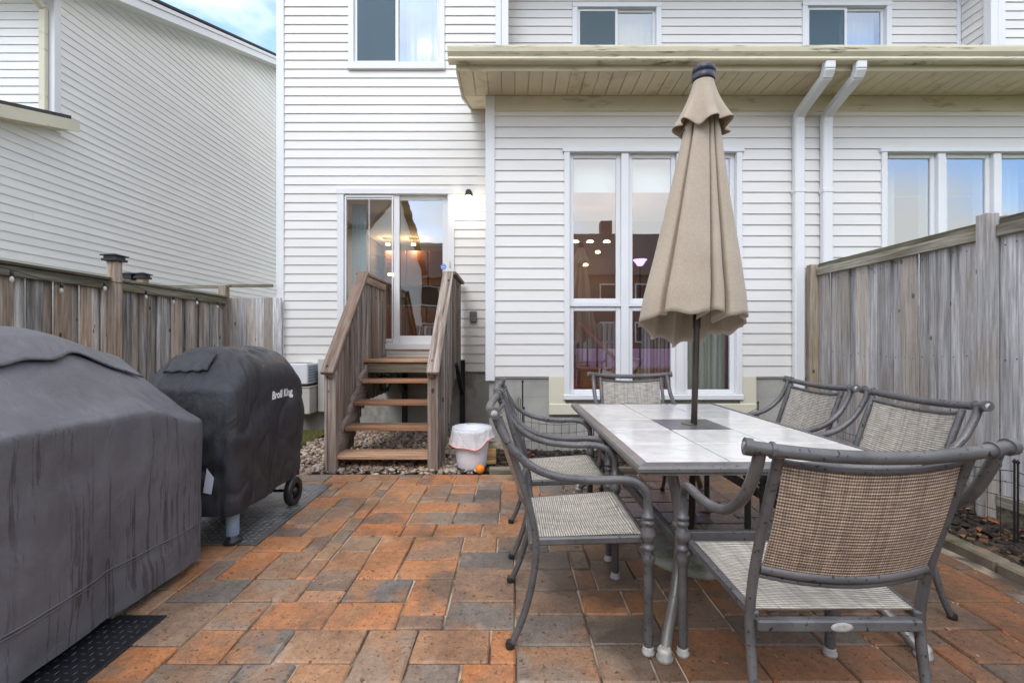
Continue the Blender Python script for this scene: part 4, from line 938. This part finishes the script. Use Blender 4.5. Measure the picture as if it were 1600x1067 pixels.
# ------------------------------------------------------------------ chairs
def make_chair():
    t=thing('patio_chair','x','chair')
    up=[(-.015,0),(.03,.10),(.068,.22),(.092,.36),(.093,.46),(.065,.60),(.0,.80),(-.06,.965)]
    for s in (-1,1):
        q=MB(); P=catm([(x,s*(.262 if z>.3 else .262+.0),z) for x,z in up],6); q.tube(P,.0148,10,flat=1.0); lg=q.build('rear_leg',M['cmetal'],t)
        MB().lathe([(.014,0),(.020,.004),(.020,.02),(.017,.03)],(-.013,s*.262,0),12).build('foot_cap',M['blackpl'],lg)
        # arm
        q=MB(); P=catm([(-.075,s*.322,.985),(-.055,s*.322,.93),(.0,s*.324,.84),(.09,s*.324,.765),(.20,s*.322,.728),(.33,s*.318,.716),(.44,s*.312,.716),(.505,s*.305,.70),(.545,s*.30,.655),(.552,s*.30,.60)],6); q.tube(P,.0168,10); q.build('armrest',M['cmetal'],t)
        q=MB(); q.lathe([(.0185,.61),(.0185,.572),(.025,.568),(.025,.558),(.0185,.554),(.0185,.548),(.025,.544),(.025,.534),(.019,.528),(.020,.52),(.030,.50),(.031,.485),(.024,.468),(.018,.458),(.018,.45),(.027,.444),(.027,.434),(.019,.426),(.028,.405),(.029,.39),(.021,.37),(.019,.36),(.019,.03),(.018,0.025)],(.552,s*.30,0),16)
        q.tube([(.552,s*.30,.40),(.53,s*.275,.43)],.012,8)
        lg=q.build('front_leg',M['cmetal'],t); MB().lathe([(.016,0),(.026,.004),(.027,.016),(.021,.024),(.023,.032),(.019,.036)],(.552,s*.30,0),14).build('foot_cap',M['footcap'],lg)
        q=MB(); q.bar((.08,s*.25,.44),(.545,s*.272,.462),.026,.032,.006); q.build('seat_rail',M['cmetal'],t)
    q=MB(); P=[];
    for i in range(25):
        v=i/24*2-1; P.append((-.075-.035*(1-v*v),v*.355,.993-.022*(1-v*v)))
    q.tube(P,.0185,12,flat=1.0); 
    for e in (0,-1):
        d=(Vector(P[e])-Vector(P[1 if e==0 else -2])).normalized(); q.tube([Vector(P[e])-d*.01,Vector(P[e])+d*.01],.024,14)
        d2=Vector(P[2 if e==0 else -3]); q.tube([d2-d*.004,d2+d*.004],.0235,14)
    tr=q.build('top_rail',M['cmetal'],t)
    for e,sg in ((0,-1),(-1,1)): MB().lathe([(.001,0),(.014,0),(.014,.004),(.001,.006)],(P[e][0],P[e][1]+sg*.010,P[e][2]),14,True,False,'Y' if sg<0 else 'Y').build('end_disc',M['footcap'],tr)
    for z_,x_,w_ in ((.945,-.052,.01),(.598,.064,.016),(.572,.072,.008)):
        q=MB(); P=[(x_-.030*(1-(i/16*2-1)**2),(i/16*2-1)*.248,z_-.018*(1-(i/16*2-1)**2)) for i in range(17)]; q.tube(P,w_,8); q.build('back_bar',M['cmetal'],t)
    q=MB(); q.box(.065,.095,-.25,.25,.40,.435,.005); cr=q.build('rear_crossbar',M['cmetal'],t)
    q=MB(); 
    V=[(.0635,.034*math.cos(k*math.pi/10),.4175+.014*math.sin(k*math.pi/10)) for k in range(20)]+[(.061,.024*math.cos(k*math.pi/10),.4175+.008*math.sin(k*math.pi/10)) for k in range(20)]
    q.add(V,[[k,(k+1)%20,20+(k+1)%20,20+k] for k in range(20)]+[list(range(20,40))]); q.build('oval_badge',M['footcap'],cr)
    MB().tube([(.545,-.28,.455),(.545,.28,.455)],.015,10).build('front_crossbar',M['cmetal'],t)
    def sheet(name,fn,nu,nv,w,h):
        V=[];F=[];uv=[]
        for i in range(nu+1):
            for j in range(nv+1): V.append(fn(i/nu*2-1,j/nv)); uv.append(((i/nu)*w,(j/nv)*h))
        me=bpy.data.meshes.new(name)
        n0=len(V); th=.0035
        # offset copy for the reverse side
        nrm=[]
        for i in range(nu+1):
            for j in range(nv+1):
                A=Vector(fn(min(1,i/nu*2-1+.01),j/nv))-Vector(fn(max(-1,i/nu*2-1-.01),j/nv)); B=Vector(fn(i/nu*2-1,min(1,j/nv+.01)))-Vector(fn(i/nu*2-1,max(0,j/nv-.01))); nrm.append(A.cross(B).normalized())
        V2=[Vector(p)-nn*th for p,nn in zip(V,nrm)]
        mi=[]
        for i in range(nu):
            for j in range(nv):
                q=i*(nv+1)+j; F.append([q,q+nv+1,q+nv+2,q+1]); mi.append(0); F.append([n0+q,n0+q+1,n0+q+nv+2,n0+q+nv+1]); mi.append(1)
        me.from_pydata([tuple(p) for p in V]+[tuple(p) for p in V2],[],F); me.materials.append(M['slingb']); me.materials.append(M['sling'])
        me.polygons.foreach_set('material_index',mi); me.polygons.foreach_set('use_smooth',[True]*len(F))
        ul=me.uv_layers.new(name='UVMap'); uvs=uv+uv
        for lp_ in me.loops: ul.data[lp_.index].uv=uvs[lp_.vertex_index]
        return link(name,me,t)
    def seatf(u,v):
        x=.095+.46*v; z=.452+.028*v-.020*(1-u*u)*math.sin(v*math.pi)
        if v>.88: k=(v-.88)/.12; x=.095+.46*.88+.055*math.sin(k*1.5708)*.9; z=.4766-.024*(1-math.cos(k*1.5708))
        return (x,u*(.245+.022*v),z)
    def backf(u,v):
        z=.585+.365*v; x=.063-.118*v-.010*math.sin(v*math.pi)-.030*(1-u*u)
        return (x,-u*.246,z-.018*(1-u*u))
    sheet('seat',seatf,14,22,.5,.47); b_=sheet('backrest',lambda u,v:backf(u,v),14,14,.5,.37)
    return t
ch=make_chair()
CH=[((.005,2.185),0,'grey metal mesh chair at the near left corner of the table, side to the camera'),
((.008,2.98),.5,'mesh chair second from the camera on the left side of the table'),
((.995,1.325),90,'large foreground mesh chair seen from behind, brown woven back'),
((2.015,2.385),180,'mesh chair on the right side of the table, nearer the camera'),
((2.015,3.16),180,'mesh chair on the right side of the table, nearer the house'),
((1.03,3.945),-90,'mesh chair at the far end of the table before the tall window')]
for k,(p,rz,lab) in enumerate(CH):
    o=ch if k==0 else copytree(ch)
    o.location=(p[0],p[1],0.002); o.rotation_euler=(0,0,math.radians(rz)); o['label']=lab; o['group']='mesh patio chairs round the tiled table'
# ------------------------------------------------------------------ covered grills
def make_cover(name,mat,parent,x0,x1,y0,y1,zb,top,rc=.07,fold=.012,seed=0,belly=.0,nseg=260,wr=1.):
    cx,cy=(x0+x1)/2,(y0+y1)/2; hx,hy=(x1-x0)/2,(y1-y0)/2
    # boundary by arc length of a rounded rectangle
    B=[]; per=[]
    def corner(ccx,ccy,a0): return [(ccx+rc*math.cos(a0+math.pi/2*i/10),ccy+rc*math.sin(a0+math.pi/2*i/10)) for i in range(11)]
    ring=corner(hx-rc,hy-rc,0)+corner(-hx+rc,hy-rc,math.pi/2)+corner(-hx+rc,-hy+rc,math.pi)+corner(hx-rc,-hy+rc,3*math.pi/2); ring.append(ring[0])
    L_=[0]
    for a,b in zip(ring[:-1],ring[1:]): L_.append(L_[-1]+math.dist(a,b))
    for k in range(nseg):
        s=L_[-1]*k/nseg; i=max(j for j in range(len(L_)-1) if L_[j]<=s); u=(s-L_[i])/max(1e-9,L_[i+1]-L_[i]); B.append((ring[i][0]*(1-u)+ring[i+1][0]*u,ring[i][1]*(1-u)+ring[i+1][1]*u))
    V=[];F=[]; rows_t=44; rows_s=60
    def nz_(x,y,z,s): return noise.noise(Vector((x*s+seed,y*s,z*s)))
    for i in range(rows_t+1):
        rho=i/rows_t; rho=1-(1-rho)**1.3
        for bx,by in B:
            x=cx+bx*rho; y=cy+by*rho; z=top(x,y); e=max(0,(rho-.86)/.14); z-=.045*(1-math.sqrt(max(0,1-e*e)))
            z+=.008*nz_(x,y,0,5)+.004*nz_(x,y,2,14)-.014*(wr-1)*max(0,1-abs(nz_(x,y*1.6,4,5.5))*6); V.append((x,y,z))
    n=nseg
    for i in range(1,rows_s+1):
        t=i/rows_s
        for k,(bx,by) in enumerate(B):
            s=k/nseg*L_[-1]; zt=V[rows_t*n+k][2]; z=zt+(zb-zt)*t+ (.012*nz_(bx*3,by*3,5,1) if i==rows_s else 0)
            nb=Vector((bx/hx,by/hy)); 
            nn=Vector((bx/hx if abs(bx/hx)>abs(by/hy) else bx/hx*.3,by/hy if abs(by/hy)>=abs(bx/hx) else by/hy*.3)).normalized()
            f=fold*(t**.8)*(math.sin(s*9+2*nz_(s,t*.6,0,1.2)*3)*.7+math.sin(s*23+t*2)*.25)+.016*wr*nz_(bx,by,z,3.2)*min(1,t*4)+.007*wr*nz_(bx,by,z,9)*min(1,t*4)-.012*(wr-1)*max(0,1-abs(nz_(bx,by,z*.8,4.5))*7)*min(1,t*4)+belly*math.sin(t*math.pi)
            V.append((cx+bx+nn[0]*f,cy+by+nn[1]*f,z))
    tot=rows_t+rows_s
    for i in range(1,tot):
        for k in range(n): F.append([i*n+k,i*n+(k+1)%n,(i+1)*n+(k+1)%n,(i+1)*n+k])
    for k in range(n): F.append([k,n+k,n+(k+1)%n]) if False else None
    F=[f for f in F if f]
    c0=len(V); V.append((cx,cy,top(cx,cy)))
    for k in range(n): F.append([c0,n+k,n+(k+1)%n])
    return MB().add(V,F,True).build(name,mat,parent,recalc=True)
g1=thing('covered_grill','large grill under a wet dark grey cover, cropped at the left edge','grill',(0,0,0))
def sh1(y): return .965-.10*sstep(2.2,2.62,y)
def top1(x,y):
    e=(-1.80-x); pk=1.335-.13*sstep(2.15,2.7,y)-.25*sstep(1.2,.85,y); s=sh1(y)
    k=sstep(-.02,.62,e); k=.55*k+.45*min(1,max(0,e/.42)); back=sstep(.72,.60,e)
    return s+(pk-s)*k*(.75+.25*back)-.02*max(0,noise.noise(Vector((x*3,y*3,1))))
make_cover('cover',M['cov1'],g1,-2.56,-1.772,.75,2.68,.055,top1,.06,.017,3)
# overlapping vent flap
V=[];F=[];nu,nv=60,26
for i in range(nu+1):
    y=1.0+1.60*i/nu
    for j in range(nv+1):
        e=.30+.02*math.sin(y*9)+.012*math.sin(y*23)+(.40)*j/nv; x=-1.80-e; V.append((x,y,top1(x,y)+.020-.006*(j/nv)))
for i in range(nu):
    for j in range(nv): q=i*(nv+1)+j; F.append([q,q+1,q+nv+2,q+nv+1])
fp=MB().add(V,F,True).build('vent_flap',M['cov1'],g1,recalc=False); md=fp.modifiers.new('s','SOLIDIFY'); md.thickness=.008; md.offset=0
# hem seam line along the skirt
bv=None
def bvh(o):
    me=o.data; return BVHTree.FromPolygons([v.co[:] for v in me.vertices],[p.vertices[:] for p in me.polygons])
c1=[c for c in g1.children if c.name.startswith('cover')][0]; bt=bvh(c1)
pts=[]
for i in range(90):
    y=.9+i*(2.62-.9)/89; h_=bt.ray_cast(Vector((-1.3,y,.26+.006*math.sin(y*7))),Vector((-1,0,0)))
    if h_[0]: pts.append(h_[0]+Vector((.002,0,0)))
MB().tube(pts,.004,6).build('seam_piping',M['cov1'],g1); MB().tube([p+Vector((0,0,-.014)) for p in pts],.003,6).build('seam_piping',M['cov1'],g1)
for k,(xx,yy) in enumerate(((-1.90,2.16),(-1.93,2.5),(-2.4,2.4),(-1.95,1.2))): MB().box(xx-.07,xx+.07,yy-.05,yy+.05,0.004,.12,.005).build('wooden_foot',M['riser'],g1)
g2=thing('covered_grill','smaller grill under a glossy black cover with white lettering, on a metal plate','grill',(0,0,0))
def top2(x,y):
    e=-1.70-x; hood=1.245; s=.955+.03*sstep(3.3,2.9,y)
    ky=sstep(2.78,3.04,y)*sstep(3.80,3.54,y); ex=e/.58; dome=max(0,1-abs((ex-.52)/.56)**2.5)**.55
    rid=.018*math.exp(-((y-2.98)/.05)**2)
    return s+(hood-s)*dome*ky+ .03*(1-ky)*dome - rid*dome+.012*noise.noise(Vector((x*6,y*6,4)))
make_cover('cover',M['cov2'],g2,-2.28,-1.70,2.80,3.76,.215,top2,.05,.013,9,.012,260,1.9)
c2=[c for c in g2.children if c.name.startswith('cover')][0]; bt2=bvh(c2)
# lettering
fc=bpy.data.curves.new('t','FONT'); fc.body='Broil King'; fc.size=.076; fc.offset=.0028; fc.shear=.18; fc.extrude=0; fc.align_x='CENTER'; fc.resolution_u=3
to=bpy.data.objects.new('t',fc); C.objects.link(to); dg=bpy.context.evaluated_depsgraph_get(); tm=bpy.data.meshes.new_from_object(to.evaluated_get(dg)); bpy.data.objects.remove(to)
bm=bmesh.new(); bm.from_mesh(tm); bmesh.ops.triangulate(bm,faces=bm.faces); bmesh.ops.subdivide_edges(bm,edges=bm.edges,cuts=1)
for v in bm.verts:
    y=3.40+v.co.x; z=.872+v.co.y; h_=bt2.ray_cast(Vector((-1.2,y,z)),Vector((-1,0,0))); v.co=Vector(((h_[0][0] if h_[0] else -1.7)+.004,y,z))
bm.to_mesh(tm); bm.free(); tm.name='lettering'; tm.materials.clear(); tm.materials.append(M['lett']); link('lettering',tm,g2)
# end flap, label, foot, wheels
V=[];F=[]
for i in range(21):
    for j in range(11):
        x=-2.17+.27*i/20; y=2.87+.10*j/10-.05*math.sin(math.pi*i/20)*(0); V.append((x,y,top2(x,y)+.012+.006*math.sin(i*1.1)*(1-j/10)))
for i in range(20):
    for j in range(10): q=i*11+j; F.append([q,q+1,q+12,q+11])
fp=MB().add(V,F,True).build('handle_flap',M['cov2'],g2,recalc=False); md=fp.modifiers.new('s','SOLIDIFY'); md.thickness=.012; md.offset=0
MB().add([(-1.86,2.775,.37),(-1.81,2.775,.36),(-1.795,2.775,.46),(-1.835,2.77,.52),(-1.86,2.79,.375)],[[0,1,2,3]]).build('care_label',M['paperw'],g2)
q=MB(); q.tube([(-1.77,2.92,.05),(-1.77,2.92,.3)],.038,16); lg=q.build('leg',M['bluegr'],g2); MB().lathe([(.055,0.008),(.058,.02),(.05,.04),(.038,.045),(.038,.06)],(-1.77,2.92,0),20).build('levelling_foot',M['blackpl'],lg)
for yy,xx in ((3.60,-1.71),(3.60,-2.25)):
    R0=.108
    q=MB().lathe([(R0*.62,-.022),(R0*.92,-.028),(R0,-.018),(R0,.018),(R0*.92,.028),(R0*.62,.022)],(xx,yy,R0+.008),32,True,False,'X'); wh=q.build('wheel',M['blackpl'],g2)
    q=MB(); q.lathe([(.001,-.02),(.022,-.02),(.025,.024),(.001,.028)],(xx,yy,R0+.008),16,True,False,'X'); q.lathe([(R0*.56,-.018),(R0*.64,-.02),(R0*.64,.02),(R0*.56,.018)],(xx,yy,R0+.008),28,True,False,'X')
    for k in range(5):
        a=k*math.pi*2/5; q.bar((xx,yy+.02*math.cos(a),R0+.008+.02*math.sin(a)),(xx,yy+R0*.6*math.cos(a),R0+.008+R0*.6*math.sin(a)),.016,.014,.002,up=(1,0,0))
    q.build('rim',M['greybox' if False else 'blackpl'],wh)
MB().tube([(-2.25,3.6,.116),(-1.72,3.6,.116)],.012,8).build('axle',M['blackpl'],g2)
MB().box(-2.2,-1.8,2.9,3.7,.24,.28,.005).build('cart_shelf',M['blackpl'],g2)
# mats
def plate(name,label,x0,x1,y0,y1,mat,mat2,pitch,l,cat,rot=True,rc=.0):
    t=thing(name,label,cat,((x0+x1)/2,(y0+y1)/2,.006)); hx,hy=(x1-x0)/2,(y1-y0)/2
    MB().box(-hx,hx,-hy,hy,0,.006,.002).build('plate',mat,t)
    b=MB(); i=0; x=-hx+pitch
    while x<hx-pitch*.6:
        y=-hy+pitch; j=0
        while y<hy-pitch*.6:
            a=(math.pi/4 if (i+j)%2 else -math.pi/4) if rot else (math.pi/2 if (i+j)%2 else 0); c_,s_=math.cos(a),math.sin(a)
            P=[(-l,0,.0062),(0,-l*.3,.0062),(l,0,.0062),(0,l*.3,.0062),(-l*.5,0,.0082),(l*.5,0,.0082)]
            b.add([(x+p[0]*c_-p[1]*s_,y+p[0]*s_+p[1]*c_,p[2]) for p in P],[[0,1,4],[1,5,4],[1,2,5],[2,3,5],[3,4,5],[3,0,4]]); y+=pitch; j+=1
        x+=pitch; i+=1
    tag(b.build('raised_lozenges',mat2,t),kind='stuff'); return t
plate('checker_plate','scuffed aluminium checker plate under the black covered grill','x' and -2.6,-1.60,2.885,4.11,M['alu'],M['alul'],.045,.020,'floor plate')
plate('rubber_mat','black ribbed rubber mat sticking out from under the large grey cover',-2.5,-1.60,.9,2.14,M['rub'],M['rubl'],.036,.013,'mat',False)
# ------------------------------------------------------------------ wire border fences
def wirepanel(p,q,h,label,scallop=.08,n=None,grp='black wire border panels'):
    p=Vector(p);q=Vector(q); d=q-p; L_=d.length; d.normalize(); t=thing('wire_border',label,'wire fence',(p.x,p.y,0),0,grp)
    m_=MB(); n=n or max(3,int(L_/.075))
    top=lambda s:h-scallop*math.sin(math.pi*s)
    for i in range(n+1):
        s=i/n; b=d*(L_*s); m_.tube([(b.x,b.y,0),(b.x,b.y,top(s))],.0022,4,False)
    for zf in (.2,.42,.64,.84): m_.tube([(d.x*L_*s,d.y*L_*s,h*zf*(1-.1*math.sin(math.pi*s))) for s in (0,.25,.5,.75,1)],.0022,4,False)
    m_.tube([(d.x*L_*i/12,d.y*L_*i/12,top(i/12)) for i in range(13)],.003,5,False)
    m_.build('mesh_panel',M['black'],t)
    for b,ex in ((Vector((0,0,0)),.05),(d*L_,.05)):
        k=MB(); k.tube([(b.x,b.y,-.02),(b.x,b.y,h+ex)],.006,6); k.lathe([(.001,h+ex+.03),(.012,h+ex+.01),(.006,h+ex)],(b.x,b.y,0),8); k.build('stake',M['black'],t)
    return t
wirepanel((.13,4.98,0),(.86,4.98,0),.50,'black scalloped wire border panel below the left end of the window',.10)
wirepanel((.88,4.98,0),(1.75,4.98,0),.50,'black wire border panel behind the far end of the table',.10)
wirepanel((1.77,4.98,0),(2.66,4.98,0),.56,'black wire border panel right of the umbrella pole by the downspout',.14)
for k in range(4): wirepanel((3.14,4.7-k*.92,0),(3.14,3.80-k*.92,0),.47,['black wire border panel nearest the house along the right fence','second black wire border panel from the house along the right fence','third black wire border panel from the house along the right fence','black wire border panel nearest the camera along the right fence'][k],.05)
sk_=thing('garden_stake','tall black ball-topped garden stake with pronged cluster against the foundation','stake',(.115,5.0,0))
MB().tube([(0,0,0),(0,0,.85)],.008,8).build('rod',M['black'],sk_); MB().lathe([(.001,.865),(.014,.855),(.014,.84),(.001,.83)],(0,0,0),10).build('ball',M['black'],sk_)
for i in range(3): MB().tube([(-.06+i*.018,0,0),(-.06+i*.018,0,.68-.02*abs(i-1))],.004,6).build('prong',M['black'],sk_)
# a few dry leaves on mulch and pavers
def leaf(x,y,z,a,s,m_,lab):
    V=[];F=[]
    for i in range(7):
        t=i/6; w_=s*.42*math.sin(math.pi*min(.97,max(.03,t))); 
        for sg in (-1,0,1): V.append(((t-.5)*s*math.cos(a)-sg*w_*math.sin(a),(t-.5)*s*math.sin(a)+sg*w_*math.cos(a),.006+.008*abs(sg)+.008*math.sin(t*3)))
    for i in range(6):
        for k in (0,1): q=i*3+k; F.append([q,q+1,q+4,q+3])
    return V,F
lv=MB()
for i in range(90):
    x,y=R.uniform(2.82,3.4),R.uniform(2.0,4.5)
    V,F=leaf(0,0,0,R.uniform(0,6.3),R.uniform(.03,.07),None,None); lv.add([(p[0]+x,p[1]+y,p[2]+.02) for p in V],F)
M['leaf']=island('dry_leaf',[(0.,(.35,.07,.04)),(.35,(.28,.13,.05)),(.7,(.20,.12,.06)),(.9,(.12,.14,.02)),(1.,(.4,.2,.1))],.6)
tag(lv.build('fallen_leaves',M['leaf'],None,recalc=False),'dry red and brown leaves lying on the mulch by the right fence','leaves',kind='stuff')

# grit, crumbs and bits of leaf on the pavers
tag(scatter('paving_grit',M['leaf'],rpts(420,-1.6,2.6,1.3,4.4,.004,.005),.0045,.35,'box',seed=8,elong=2.2,smooth=False),'fine grit and leaf crumbs scattered over the pavers','grit',kind='stuff')
